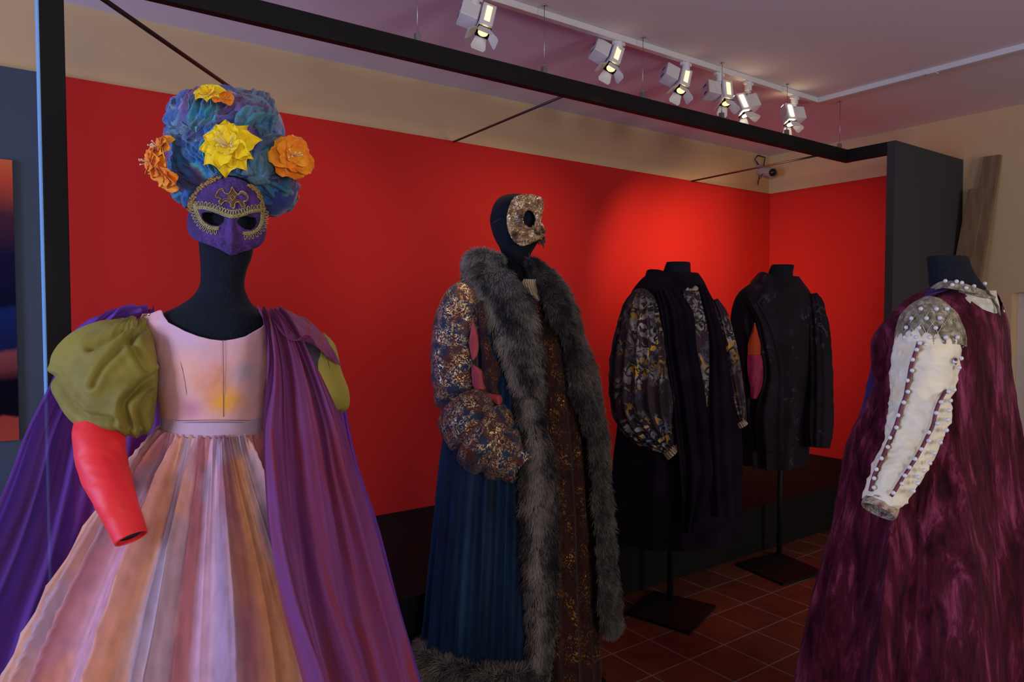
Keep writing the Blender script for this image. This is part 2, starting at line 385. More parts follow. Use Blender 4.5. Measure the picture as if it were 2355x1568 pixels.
for k, u in enumerate((592, 962, 1252, 1478, 1660, 1810, 1932)):
    x = on(u, 300, 1, 2.57)[0]
    t = thing('suspension_wire', (x, 2.572, 2.547), 'thin steel ' + wl[k], 'wire', 'suspension wires of the black beam')
    MB().cyl((x, 2.572, 2.56), (x, 2.572, CEIL - .001), .0016, n=6).build('cable', steel, t, smooth=True)
    MB().box((x - .011, 2.562, 2.5475), (x + .011, 2.584, 2.578)).cyl((x, 2.572, 2.578), (x, 2.572, 2.59), .004, n=8).build('clip', steel, t)
    MB().cyl((x, 2.572, CEIL - .006), (x, 2.572, CEIL - .0005), .009, n=10).build('ceiling_cap', steel, t, smooth=True)

# ------------------------------------------------------------------ lighting track and lamps
tr = thing('lighting_track', (3, 2.63, CEIL - .03), 'white lighting track on the ceiling turning a corner at its far end', 'track')
MB().box((.2, 2.612, CEIL - .032), (4.36, 2.646, CEIL - .0005)).build('rail', white_en, tr, bevel=.002)
MB().box((4.326, -2.2, CEIL - .032), (4.36, 2.611, CEIL - .0005)).build('rail', white_en, tr, bevel=.002)
for y in (1.9, 1.2, .4): MB().box((4.318, y, CEIL - .036), (4.368, y + .05, CEIL - .0325)).build('joint', white_en, tr)
def make_track_light(u, vhead, slot_side, roll, hot, label, first_box=True):
    """u: where the adapter meets the rail; local axes: camera right, away, up"""
    x = on(u, 100, 1, 2.629)[0]; A = np.array([x, 2.629, CEIL - .033]); d = A @ F0
    t = thing('track_light', tuple(A), label, 'track light', 'white track lights with barn doors')
    MB().box((x - .035, 2.617, CEIL - .05), (x + .035, 2.641, CEIL - .0325)).cyl(A, A + (0, 0, -.05), .021, n=16).cyl(A + np.array((0, 0, -.05)), A + np.array((0, 0, -.065)), .014, n=12).build('adapter', white_en, t, bevel=.002)
    hz = on(0, 0, 0, 1)  # placeholder
    C = at(vhead[0], vhead[1], d)                         # centre of the lamp housing
    yo = .25
    ax = RT * math.cos(yo) + F0 * math.sin(yo); ay = F0 * math.cos(yo) - RT * math.sin(yo)
    c, s = math.cos(roll), math.sin(roll); bx = ax * c + ZZ * s; bz = ZZ * c - ax * s; by = ay
    tl = -.35; by, bz = by * math.cos(tl) + bz * math.sin(tl), bz * math.cos(tl) - by * math.sin(tl)
    sd = slot_side
    # bracket from adapter down to the housing
    top = C + bz * .062
    MB().wire([A + (0, 0, -.06), A + np.array((0, 0, -.085)), (A + (0, 0, -.085) + top) / 2 + ax * .006 * sd, top], .0065, 8).build('bracket', white_en, t, smooth=True)
    hw, hd, hh = .030, .034, .056
    h = MB().obox(C, bx * hw, by * hd, bz * hh).build('lamp_housing', white_en, t, bevel=.004)
    # window in the housing that faces the room
    sw = MB().obox(C - by * (hd + .0015), bx * .012, by * .001, bz * .040).build('light_slot', glow_hot if hot else glow, h)
    sw.location = (0, 0, 0)
    for q in (-.035, .035): MB().obox(C + bz * (hh + .001) + bx * q * .5, bx * .009, by * .014, bz * .001).build('vent', glow_hot if hot else dark_hole, h)
    # gear box at the side
    G = C - bx * sd * (hw + .046) + by * .02 + bz * .006
    gb = MB().obox(G, bx * .040, by * .040, bz * .042).build('gear_box', white_en, t, bevel=.004)
    for q in (-.024, .024): MB().obox(G - bx * (.041) + bz * q, bx * .0006, by * .014, bz * .004).build('vent', dark_hole, gb)
    # lamp mouth and barn doors below
    Bc = C - bz * (hh + .016)
    MB().obox(Bc, bx * .030, by * .030, bz * .005).build('barn_door_ring', blackm, t, bevel=.002)
    MB().cyl(C - bz * hh, Bc - bz * .006, .022, n=16).build('lens', glow_hot if hot else glow, t, smooth=True)
    for k, (dx, dy) in enumerate(((1, 0), (-1, 0), (0, 1), (0, -1))):
        o1 = bx * dx + by * dy; tng = bx * dy + by * dx
        sp = .75 if dy == 0 else .45
        n0 = Bc + o1 * .031 - bz * .004; dn = (-bz * math.cos(sp) + o1 * math.sin(sp)); nn = np.cross(tng, dn)
        pts = [n0 - tng * .024, n0 + tng * .024, n0 + tng * .034 + dn * .044, n0 + tng * .026 + dn * .056, n0 - tng * .026 + dn * .056, n0 - tng * .034 + dn * .044]
        MB().poly(pts, nn * .0012).build('barn_door', white_en, t)
    return C, Bc, bz
TL = [make_track_light(1092, (1118, 44), 1, -.28, False, 'white track light nearest the camera, its square gear box on the left'),
      make_track_light(1423, (1413, 132), 1, -.42, False, 'second white track light from the left, glowing slot turned to the room'),
      make_track_light(1578, (1571, 184), 1, -.38, False, 'third white track light from the left, tilted left with a glowing slot'),
      make_track_light(1655, (1668, 212), 1, -.12, False, 'fourth white track light from the left, partly behind a suspension wire'),
      make_track_light(1722, (1704, 240), -1, .22, True, 'fifth white track light, brightly lit with its gear box on the right'),
      make_track_light(1829, (1812, 262), -1, .02, True, 'rightmost white track light near the corner of the track, glaring')]
WARM = (1, .62, .32)
# beams: wall washers at the right and key lights on the costumes
BEAMS = [((1.75, 2.72, 2.52), (.9, 3.8, 1.5), 12, 100, 1.),
         ((1.76, 2.50, 2.62), (.55, 1.8, 1.2), 34, 60, .8),
         ((2.45, 2.50, 2.62), (1.7, 2.1, 1.3), 18, 60, .9),
         ((2.95, 2.72, 2.52), (2.6, 3.8, 1.4), 24, 105, 1.),
         ((3.35, 2.72, 2.50), (4.45, 3.8, 1.5), 88, 80, 1.),
         ((3.95, 2.75, 2.47), (5.1, 3.6, 1.5), 50, 110, 1.)]
for a, b_, p, s, bl in BEAMS: spot(a, b_, p, s, bl, WARM)
#BODY
# ================================================================== costume helpers
def wpar(p):
    l = Vector((0, 0, 0))
    while p: l += p.location; p = p.parent
    return l
def inst(src, parent, pos):
    o = src.copy(); COL.objects.link(o); o.parent = parent; o.location = Vector(pos) - wpar(parent); return o
def rows_fn(rows):
    R = np.array(sorted(rows), float)
    return lambda v: [np.interp(v, R[:, 0], R[:, k]) for k in range(1, R.shape[1])]
def front(rows, out=0.):
    """depth of the camera-facing side of a loft at (u, v), pushed out by `out` metres"""
    f = rows_fn(rows)
    def g(u, v):
        a, b_, d, h = f(v); c = (a + b_) / 2; hw = (b_ - a) / 2 + out * FPX / d
        return d - (h + out) * math.sqrt(max(0., 1 - ((u - c) / hw) ** 2))
    return g
def strip(edge, rows, out=.01, nv=120, nu=30, bulge=0., d_add=0.):
    """patch lying on a loft: edge = [(v, uL, uR), ...]"""
    g = front(rows, out); E = cr(np.array(edge, float), nv, 0); P = np.zeros((nv, nu, 3))
    for j, (v, a, b_) in enumerate(E):
        for i, s in enumerate(np.linspace(0, 1, nu)):
            u = a + (b_ - a) * s
            P[j, i] = at(u, v, g(u, v) - bulge * math.sin(math.pi * s) + d_add)
    return P
def loc3(P, origin=(0, 0, 0)):
    Q = P - np.asarray(origin); return np.stack([Q @ RT, Q @ F0, Q @ ZZ], -1)
def pxof(P):
    q = P - CP; z = q @ FW; return IW / 2 + FPX * (q @ RT) / z, IH / 2 - FPX * (q @ UP) / z
def aniso(P, ang, sa, sb, seed=0, o=3, fn=ridged):
    """noise stretched along a direction `ang` (0 = right, 90 = up) as seen from the room"""
    q = loc3(P); c, s = math.cos(math.radians(ang)), math.sin(math.radians(ang))
    a = q[..., 0] * c + q[..., 2] * s; b_ = -q[..., 0] * s + q[..., 2] * c
    return fn(np.stack([a * sa + seed, b_ * sb + seed * 1.7, q[..., 1] * sb + seed * .3], -1), o)
def pleat(x, sharp=1.): return 1 - 2 * np.abs(np.sin(x)) ** sharp        # round tops, narrow valleys when sharp < 1
def mannequin(floor_pt, label, rows, nv=110, seg=72, base=.19, top_cap=True, pole_from=None, base_pts=None):
    t = thing('mannequin', (floor_pt[0], floor_pt[1], 0), label, 'mannequin')
    P, th = loft(rows, nv, seg)
    b_ = gridmesh('body', P, jersey, t, closed=True, capt=True, capb=True)
    zb = P[-1, :, 2].mean()
    fx, fy = floor_pt[:2]
    c = P[-1].mean(0)
    MB().cyl((fx, fy, .012), (fx, fy, zb + .02), .016, n=16).build('pole', blackm, t, smooth=True)
    if base_pts is None: base_pts = [(fx - base, fy - base), (fx + base, fy - base), (fx + base, fy + base), (fx - base, fy + base)]
    MB().poly([(x, y, .0005) for x, y in base_pts], (0, 0, .012)).build('base_plate', blackm, t)
    return t
def fur(name, P, n, length, colfn, parent, mat, flow=(0, 0, -1), lift=.45, width=.0010, seed=1, closed=False, rnd=.35, clump=9.):
    rs = np.random.RandomState(seed); N = normals(P, closed); nv, nu = P.shape[:2]
    j = rs.rand(n) * (nv - 1.001); i = rs.rand(n) * ((nu if closed else nu - 1) - .001)
    j0 = j.astype(int); i0 = i.astype(int); i1 = (i0 + 1) % nu; a = (j - j0)[:, None]; b_ = (i - i0)[:, None]
    def S(A): return (A[j0, i0] * (1 - b_) + A[j0, i1] * b_) * (1 - a) + (A[j0 + 1, i0] * (1 - b_) + A[j0 + 1, i1] * b_) * a
    p = S(P); nrm = S(N); nrm /= np.linalg.norm(nrm, axis=1, keepdims=True)
    if closed and sgn_out(P) < 0 or (not closed and np.mean(nrm @ F0) > 0): nrm = -nrm
    fl = np.asarray(flow, float) + np.zeros((n, 3)); fl = fl - nrm * np.sum(fl * nrm, 1, keepdims=True)
    cl = np.stack([vnoise(p * clump * 4 + k * 9) for k in range(3)], 1)
    d = nrm * lift + fl + rs.randn(n, 3) * rnd + cl * .8; d /= np.linalg.norm(d, axis=1, keepdims=True)
    d2 = d + fl * .5 + np.array([0, 0, -.25]); d2 /= np.linalg.norm(d2, axis=1, keepdims=True)
    l = length * (.6 + .7 * rs.rand(n))[:, None]
    side = np.cross(d, -F0 + .2 * rs.randn(n, 3)); side /= np.maximum(np.linalg.norm(side, axis=1, keepdims=True), 1e-6)
    side *= width * (.7 + .6 * rs.rand(n))[:, None]
    r = p - nrm * .002; mpt = r + d * l * .5; tip = mpt + d2 * l * .5
    V = np.stack([r - side, r + side, mpt + side * .8, mpt - side * .8, tip], 1).reshape(-1, 3)
    k = np.arange(n) * 5
    me = bpy.data.meshes.new(name); me.vertices.add(len(V)); me.vertices.foreach_set('co', V.ravel())
    loops = np.stack([k, k + 1, k + 2, k + 3, k + 3, k + 2, k + 4], 1).ravel()
    me.loops.add(len(loops)); me.loops.foreach_set('vertex_index', loops)
    me.polygons.add(2 * n); st = np.stack([np.arange(n) * 7, np.arange(n) * 7 + 4], 1).ravel()
    me.polygons.foreach_set('loop_start', st); me.update(calc_edges=True); me.validate()
    o = put(name, me, mat, parent)
    C = colfn(j / (nv - 1), i / (nu - 1), p, rs)                          # (n,3)
    C5 = np.repeat(C[:, None, :], 5, 1) * np.array([.55, .55, .9, .9, 1.25])[None, :, None]
    set_dye(o, C5.reshape(-1, 3)); o['kind'] = 'stuff'
    return o
furm = attr_mat('fur_hair', .55, .1)

# ================================================================== COSTUME 1: painted gown, purple cape, flowered headdress
D1 = 1.80
f1 = at(490, 800, D1)
m1 = mannequin(f1, 'black jersey mannequin with long neck wearing the pink painted gown', [
    (398, 500, 548, D1 + .02, .02), (412, 474, 572, D1 + .01, .05), (440, 460, 588, D1 + .01, .066), (500, 450, 592, D1 + .01, .074), (550, 456, 584, D1 + .005, .068), (588, 459, 580, D1, .06),
    (620, 461, 568, D1, .056), (655, 459, 562, D1, .052), (682, 442, 570, D1, .055), (700, 416, 581, D1, .064), (710, 396, 593, D1, .074), (718, 378, 606, D1, .084), (728, 358, 622, D1, .090), (745, 346, 626, D1, .093),
    (800, 364, 604, D1, .090), (880, 374, 598, D1, .088), (957, 384, 594, D1, .08), (1080, 370, 606, D1, .1), (1280, 375, 600, D1, .1)], 160)
G1 = thing('painted_gown', (f1[0], f1[1], .05), 'high-waisted gown painted in pink, orange and lilac with olive puff sleeve', 'dress')
C_ = srgb
beltcloth = cloth('belt_cloth', [C_(176, 146, 164), C_(190, 160, 172)], 12, rough=.6, bump=.1, bscale=90)
B1 = [(706, 335, 648, D1, .074), (740, 322, 645, D1, .098), (793, 351, 622, D1, .105), (850, 358, 616, D1, .112), (900, 362, 612, D1, .112), (957, 370, 607, D1, .105), (962, 371, 606, D1, .103)]
fB = rows_fn(B1); seg = 220; nv = 90; th = np.linspace(0, 2 * math.pi, seg, endpoint=False); P = np.zeros((nv, seg, 3))
nk = np.array([(322, 736), (345, 722), (368, 713), (378, 726), (396, 742), (425, 759), (453, 770), (483, 777), (513, 780), (540, 777), (566, 771), (600, 751), (612, 735), (625, 716), (650, 722)])
for i, t in enumerate(th):
    c0 = 484 + 160 * math.cos(t); vt = np.interp(c0, nk[:, 0], nk[:, 1]) if math.sin(t) > -.05 else 722
    for j, v in enumerate(np.linspace(vt, 962, nv)):
        a, b_, d, h = fB(v); c = (a + b_) / 2; e = at(b_, v, d); cc = at(c, v, d)
        P[j, i] = cc + RT * math.cos(t) * np.linalg.norm(e - cc) - facing(cc) * h * math.sin(t)
P = disp(P, aniso(P, 70, 5, 16, 3) * .0022, True)
U_, V_ = pxof(P)
def blob(u, v, ru, rv): return np.exp(-((U_ - u) / ru) ** 2 - ((V_ - v) / rv) ** 2)[..., None]
def c3(*c): return np.array(C_(*c)[:3])
nz3 = lambda k, s: fbm(loc3(P, at(490, 850, D1)) * k + s, 4)[..., None]
K_ = c3(216, 164, 166) * (1 + .10 * nz3(18, 1)) * np.ones_like(P)
def tint(K_, col, wgt): w_ = np.clip(wgt, 0, 1); return K_ * (1 - w_) + c3(*col) * w_
K_ = tint(K_, (200, 166, 190), np.clip(nz3(9, 4) * 1.5, 0, .7)); K_ = tint(K_, (232, 176, 140), np.clip(nz3(7, 9) * 1.2, 0, .5))
K_ = tint(K_, (206, 122, 66), (blob(490, 885, 40, 62) * 1.15 + blob(368, 935, 16, 40) * .8 + blob(360, 850, 10, 60) * .5) * (.75 + .8 * nz3(26, 2)))
K_ = tint(K_, (226, 160, 60), blob(520, 922, 40, 34) * (.8 + .9 * nz3(30, 7))); K_ = tint(K_, (150, 150, 160), blob(560, 850, 38, 30) * (.45 + .8 * nz3(24, 3)) + blob(470, 800, 50, 20) * .25)
K_ = tint(K_, (170, 96, 120), blob(440, 940, 22, 24) * .6)
bod = gridmesh('bodice', P, attr_mat('painted_pink_cloth', .62, .05), G1, closed=True, thick=.002); set_dye(bod, K_)
def seam(name, pts, rows, parent, mat, r=.0008, out=.0015):
    g = front(rows, out); Q = cr(np.array(pts, float), 40, 0)
    return MB().wire([at(u, v, g(u, v)) for u, v in Q], r, 6).build(name, mat, parent, smooth=True)
thread = plain('dark_thread', (.12, .07, .09, 1), .8)
for pts in ([(513, 781), (514, 870), (514, 958)], [(352, 722), (388, 760), (420, 850), (436, 957)], [(612, 868), (604, 920), (590, 958)]): seam('seam', pts, B1, bod, thread, .0007, .004)
Wb = [(955, 370, 607, D1, .110), (961, 371, 606, D1, .113), (984, 371, 606, D1, .113), (990, 372, 605, D1, .110)]
P, _ = loft(Wb, 12, 200); gridmesh('waistband', P, beltcloth, G1, closed=True, thick=.003)
for vv in (966, 971): seam('seam', [(372, vv + 2), (485, vv), (605, vv + 1)], Wb, bod, thread, .0006, .003)
S1 = [(984, 368, 606, D1, .112), (1000, 352, 615, D1, .125), (1071, 300, 655, D1, .165), (1178, 232, 712, D1, .215), (1365, 120, 812, D1, .30), (1560, 22, 900, D1, .38), (1800, -70, 985, D1, .45), (2020, -120, 1030, D1, .48)]
P, th = loft(S1, 300, 1000)
t = np.linspace(0, 1, 300)[:, None]; X = th[None, :] + .10 * vnoise(np.stack([np.cos(th)[None, :] * 2 + 0 * t, np.sin(th)[None, :] * 2 + 0 * t, 2.2 * t + 0 * th[None, :]], -1)) * (.3 + t)
gath = pleat(X * 26 + 2 * np.sin(X * 5), .8) * .009 * np.exp(-t * 5) * np.clip(t * 30, .25, 1)
w = 1 / (1 + np.exp(-(t - .13) * 22))
big = (pleat(X * 8.5 + 1.1 + 1.1 * np.sin(X * 2.3), .6) * .034 + pleat(X * 19 + 2.2, .9) * .009) * w * (.35 + .85 * t)
P = disp(P, (gath + big + aniso(P, 78, 2.5, 9, 1) * .005 * (t > .05)) * sgn_out(P), True)
sk = gridmesh('skirt', P, attr_mat('painted_skirt_cloth', .6, .05), G1, closed=True)
an = [(-.02, (196, 140, 92)), (.03, (208, 150, 106)), (.07, (178, 104, 106)), (.12, (166, 92, 100)), (.17, (196, 140, 132)), (.21, (164, 154, 172)), (.25, (196, 176, 176)), (.29, (220, 166, 116)), (.34, (206, 136, 76)), (.375, (150, 84, 104)), (.41, (120, 66, 96)),
      (.45, (186, 150, 182)), (.50, (182, 144, 176)), (.53, (150, 78, 100)), (.57, (140, 70, 96)), (.60, (186, 146, 168)), (.64, (198, 160, 152)), (.69, (186, 148, 136)), (.73, (132, 128, 150)), (.78, (204, 136, 92)), (.84, (190, 140, 160)), (.92, (160, 90, 110)), (1.02, (200, 150, 120))]
aq = np.array([a for a, _ in an]); ac = np.array([C_(*c)[:3] for _, c in an]); q = (1 - np.cos(X)) / 2
q = np.where(np.sin(th)[None, :] < 0, 1 - q, q); Lp = loc3(P, at(490, 1200, D1))
q = q + .035 * fbm(np.stack([X * 3, t * 5 + 0 * X, 0 * X], -1), 3) + .05 * (.5 - t) * np.sin(6 * X)
Cs = np.stack([np.interp(q, aq, ac[:, k]) for k in range(3)], -1)
n_ = fbm(np.stack([X * 9, t * 6 + 0 * X, 0 * X + 3], -1), 4)[..., None]; n2 = fbm(Lp * np.array([60, 60, 30]), 3)[..., None]; n3 = vnoise(np.stack([X * 5, t * 7 + 0 * X, 0 * X + 8], -1))[..., None]
wo = np.clip(n_ * 2.0 - .3, 0, .5); Cs = Cs * (1 - wo) + np.array(C_(202, 124, 62)[:3]) * wo
wb = np.clip(n3 * 2 - .55, 0, .6); Cs = Cs * (1 - wb) + np.array(C_(120, 126, 158)[:3]) * wb
set_dye(sk, (Cs * .74 + np.array(C_(200, 142, 124)[:3]) * .30) * (1 + .24 * n2 + .12 * vnoise(np.stack([X * 60, t * 14 + 0 * X, 0 * X], -1))[..., None]))
olive = cloth('olive_velvet', [C_(104, 94, 30), C_(132, 120, 46), C_(144, 130, 44)], 6, rough=.65, sheen=.12, sheen_tint=(.8, .8, .5, 1), bump=.1, bscale=60)
def crease(P, lines, A, w_):
    U, V = pxof(P); r_ = np.zeros(U.shape)
    for ln in lines:
        C = cr(np.array(ln, float), 30, 0); d = np.full(U.shape, 1e9)
        for k in range(29):
            a, b_ = C[k], C[k + 1]; ab = b_ - a; t_ = np.clip(((U - a[0]) * ab[0] + (V - a[1]) * ab[1]) / (ab @ ab + 1e-9), 0, 1)
            d = np.minimum(d, np.hypot(U - a[0] - t_ * ab[0], V - a[1] - t_ * ab[1]))
        r_ += -np.exp(-(d / w_) ** 2) + .55 * np.exp(-((d - 2.1 * w_) / (1.3 * w_)) ** 2)
    N = normals(P, True) * sgn_out(P)
    return r_ * A * ((N @ F0) < .1)
def puff(rows, parent, mat, seed, ang, amp=.012, lines=()):
    P, th = loft(rows, 130, 200)
    e = aniso(P, ang, 2.5, 9, seed, 1, fbm) * amp + crease(P, lines, .011, 7.5) + aniso(P, ang + 20, 5, 16, seed + 5, 2) * amp * .22
    tt = np.linspace(0, 1, 130)[:, None]; g = pleat(th[None, :] * 16 + 3 * vnoise(P * 14), .8) * .004 * (np.exp(-tt * 9) + np.exp(-(1 - tt) * 9))
    P = disp(P, (e + g) * sgn_out(P), True)
    return gridmesh('puff_sleeve', P, mat, parent, closed=True, capt=True, capb=True)
puff([(733, 285, 325, 1.77, .015), (744, 228, 338, 1.76, .045), (775, 164, 350, 1.75, .075), (820, 124, 354, 1.745, .098), (870, 119, 357, 1.74, .108), (915, 128, 356, 1.735, .108), (955, 150, 352, 1.735, .095), (982, 205, 346, 1.735, .07), (993, 262, 334, 1.735, .03)], G1, olive, 3, 48, .022, [[(335, 752), (285, 795), (238, 842), (214, 885)], [(352, 862), (312, 898), (286, 932), (300, 985)], [(122, 866), (162, 925), (200, 955), (262, 966)], [(318, 742), (304, 790), (334, 850)], [(346, 905), (322, 950), (326, 986)], [(300, 752), (250, 775), (205, 800)]])
puff([(770, 690, 742, 1.88, .03), (795, 695, 768, 1.88, .06), (850, 690, 783, 1.88, .08), (900, 695, 800, 1.88, .08), (930, 720, 803, 1.88, .06), (943, 750, 790, 1.88, .03)], G1, olive, 8, 110, .016)
coral = cloth('coral_silk', [C_(222, 30, 34), C_(238, 46, 48)], 8, rough=.5, sheen=.05, bump=.12, bscale=40, spec=.35)
P, th = tube([(222, 935, 1.73, 38), (225, 968, 1.705, 46), (228, 1015, 1.675, 52), (240, 1080, 1.64, 49), (262, 1140, 1.60, 43), (283, 1190, 1.585, 38), (302, 1238, 1.57, 34)], 120, 96)
tt = np.linspace(0, 1, 120)[:, None]
P = disp(P, (aniso(P, -12, 4, 20, 4, 2) * .0042 * (1 - tt * .6) + pleat(th[None, :] * 14, .9) * .002 * np.exp(-tt * 12)) * sgn_out(P), True)
sl = gridmesh('sleeve', P, coral, G1, closed=True, thick=.003); tag(sl, 'coral red lower sleeve')
P2, _ = tube([(290, 1205, 1.585, 22), (299, 1232, 1.575, 24)], 6, 24); gridmesh('arm_stump', P2, jersey, m1, closed=True, capt=True, capb=True)
# --- cape
K1 = thing('purple_cape', (f1[0], f1[1] + .05, .05), 'sheer purple cape hanging from both shoulders of the pink gown', 'cape')
def sheer(name, cols, alpha, **k):
    M = cloth(name, cols, alpha=alpha, rough=.7, sheen=.05, bump=.15, bscale=50, **k)
    nt = M.node_tree; b_ = nt.nodes['Principled BSDF']; outn = nt.nodes['Material Output']; tr_ = nt.nodes.new('ShaderNodeBsdfTranslucent'); mx_ = nt.nodes.new('ShaderNodeMixShader'); mx_.inputs[0].default_value = .3
    nt.links.new(b_.inputs['Base Color'].links[0].from_socket, tr_.inputs['Color']); nt.links.new(b_.outputs[0], mx_.inputs[1]); nt.links.new(tr_.outputs[0], mx_.inputs[2]); nt.links.new(mx_.outputs[0], outn.inputs['Surface'])
    return M
purp = sheer('purple_organza', [C_(104, 40, 74), C_(122, 54, 104), C_(130, 66, 122), C_(140, 54, 74), C_(110, 48, 96)], .97, scale=2, vec=(4, .8, 1), coord='UV', dist=.4)
purp_back = sheer('violet_organza', [C_(92, 52, 140), C_(116, 66, 168), C_(90, 44, 110)], .86, scale=2.4, vec=(5, 1, 1), coord='UV')
def mapfold(P, k, amp, seed, warp=.35, sharp=.75):
    nv, nu = P.shape[:2]; s = np.linspace(0, 1, nu)[None, :]; tt = np.linspace(0, 1, nv)[:, None]
    s = s + warp * .1 * vnoise(np.stack([s * 3 + 0 * tt + seed, tt * 2.5 + 0 * s, 0 * s + 0 * tt + seed], -1))
    return pleat(s * math.pi * k + seed, max(sharp, 1.25)) * amp * (.25 + .75 * tt) + pleat(s * math.pi * k * 2.3 + seed * 2, 1.7) * amp * .28
bk = [[(296, 709, 1.83), (318, 706, 1.83), (340, 708, 1.84), (362, 716, 1.86)], [(222, 732, 1.81), (262, 726, 1.82), (310, 722, 1.86), (375, 740, 1.90)], [(150, 790, 1.83), (210, 780, 1.88), (290, 790, 1.92), (390, 820, 1.94)],
      [(112, 880, 1.86), (190, 880, 1.92), (280, 890, 1.94), (390, 900, 1.96)], [(60, 985, 1.88), (150, 1000, 1.95), (270, 1000, 1.98), (390, 1010, 2.0)], [(8, 1120, 1.90), (120, 1130, 1.98), (250, 1130, 2.0), (370, 1140, 2.04)],
      [(-60, 1260, 1.90), (80, 1270, 2.0), (220, 1270, 2.04), (350, 1280, 2.08)], [(-150, 1420, 1.9), (20, 1430, 2.02), (170, 1430, 2.06), (320, 1440, 2.1)], [(-220, 1568, 1.9), (-30, 1580, 2.02), (140, 1580, 2.08), (300, 1590, 2.12)], [(-300, 1850, 1.9), (-100, 1860, 2.0), (100, 1870, 2.08), (260, 1880, 2.12)]]
P = patch(bk, 160, 160); P = disp(P, mapfold(P, 4, .024, 2.))
gridmesh('back_drape', P, purp_back, K1, thick=0)
# front drape over the right half
def gauss_rows():  # the drape rides on bodice and skirt
    return [(v, a, b_, d, h) for v, a, b_, d, h in B1[:5]] + [(957, 364, 640, D1, .12), (1000, 348, 660, D1, .14), (1071, 296, 700, D1, .18), (1178, 228, 760, D1, .235), (1365, 116, 850, D1, .325), (1560, 18, 940, D1, .41), (1800, -75, 1040, D1, .48), (2000, -120, 1090, D1, .52)]
SR = gauss_rows()
SR = [(706, 330, 664, D1, .085), (740, 322, 700, D1, .11), (793, 345, 730, D1, .12), (850, 352, 770, D1, .125), (957, 364, 800, D1, .13), (1000, 348, 812, D1, .145), (1071, 296, 836, D1, .185), (1178, 228, 866, D1, .24), (1365, 116, 916, D1, .33), (1560, 18, 968, D1, .42), (1800, -75, 1060, D1, .5), (2000, -120, 1110, D1, .54)]
edge = [(712, 592, 650), (735, 603, 672), (770, 609, 696), (830, 614, 728), (890, 612, 757), (960, 604, 787), (1020, 602, 806), (1100, 606, 826), (1190, 614, 853), (1290, 630, 880), (1384, 650, 906), (1470, 676, 929), (1568, 706, 952), (1750, 750, 1000), (1980, 800, 1060)]
P = strip(edge, SR, .022, 220, 200); P = disp(P, -mapfold(P, 3.4, .030, 1.1, 1.3, .9) - aniso(P, 108, 1.2, 6, 2, 2) * .008)
gridmesh('front_drape', P, purp, K1)
# back edge of the cape peeking out on the right, and the shoulder flap
P = patch([[(690, 745, 1.92), (730, 770, 1.94), (760, 800, 1.95)], [(740, 860, 1.92), (770, 880, 1.94), (790, 910, 1.95)], [(770, 1010, 1.92), (800, 1040, 1.95), (822, 1060, 1.97)], [(790, 1200, 1.9), (840, 1200, 1.95), (872, 1210, 1.98)], [(840, 1400, 1.88), (890, 1400, 1.95), (922, 1400, 1.98)], [(880, 1600, 1.86), (940, 1600, 1.95), (978, 1600, 1.98)], [(900, 1850, 1.86), (980, 1850, 1.95), (1020, 1850, 1.98)]], 120, 40)
gridmesh('side_drape', disp(P, mapfold(P, 3, .008, .4)), purp_back, K1)
P = patch([[(600, 711, 1.74), (640, 709, 1.78), (680, 722, 1.82), (712, 734, 1.86)], [(628, 735, 1.70), (662, 742, 1.73), (708, 752, 1.79), (748, 772, 1.85)], [(646, 762, 1.68), (672, 766, 1.70), (716, 776, 1.77), (770, 808, 1.83)], [(668, 778, 1.675), (688, 782, 1.69), (728, 792, 1.765), (778, 826, 1.83)], [(684, 781, 1.675), (710, 770, 1.70), (740, 806, 1.77), (785, 842, 1.83)]], 70, 110)
gridmesh('shoulder_flap', disp(P, aniso(P, 150, 6, 22, 5, 2) * .005), purp, K1, thick=.0015)
P = patch([[(680, 765, 1.80), (728, 775, 1.82)], [(700, 830, 1.79), (755, 830, 1.81)], [(730, 905, 1.79), (765, 895, 1.81)]], 40, 20)
gridmesh('sleeve_insert', disp(P, aniso(P, 70, 4, 14, 2) * .004), cloth('brown_velvet', [(.03, .02, .022, 1), (.05, .034, .04, 1)], 12, sheen=.4), G1)
MB().ball(at(343, 723, 1.70), .0035, 10, 8).build('button', plain('brass', (.7, .6, .35, 1), .3, metal=1), K1, smooth=True)

# --- headdress
H1 = thing('flowered_headdress', tuple(at(525, 480, 1.84)), 'tall crumpled tulle headdress in blue, teal and violet with silk flowers', 'headdress')
M, nt, b = new_mat('dyed_tulle')
a_ = nt.nodes.new('ShaderNodeAttribute'); a_.attribute_name = 'dye'; nt.links.new(a_.outputs['Color'], b.inputs['Base Color']); b.inputs['Roughness'].default_value = .75; b.inputs['Sheen Weight'].default_value = .3; b.inputs['Alpha'].default_value = .8
tulle_s = M
add_bump(nt, b, .5, 260)
tulle_b = attr_mat('dyed_tulle_core', .8, .3)
PAL = np.array([C_(32, 120, 140)[:3], C_(26, 84, 150)[:3], C_(72, 64, 118)[:3], C_(100, 62, 106)[:3], C_(60, 140, 140)[:3], C_(20, 96, 160)[:3], C_(86, 128, 136)[:3], C_(66, 44, 104)[:3]])
def dye(P):
    q = loc3(P, at(525, 360, 1.84))
    n1 = vnoise(q * 16 + 3) * 4 + 4; k = np.clip(n1, 0, 7.999); k0 = k.astype(int); f = (k - k0)[..., None]
    c = PAL[k0] * (1 - f) + PAL[np.minimum(k0 + 1, 7)] * f
    top = np.clip((q[..., 2] - .085) / .05, 0, 1)[..., None]                     # rosy violet crown
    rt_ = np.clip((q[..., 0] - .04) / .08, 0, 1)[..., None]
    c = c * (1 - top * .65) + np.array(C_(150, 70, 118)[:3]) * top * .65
    return (c * (1 - rt_ * .3) + np.array(C_(60, 50, 110)[:3]) * rt_ * .3) * 1.35
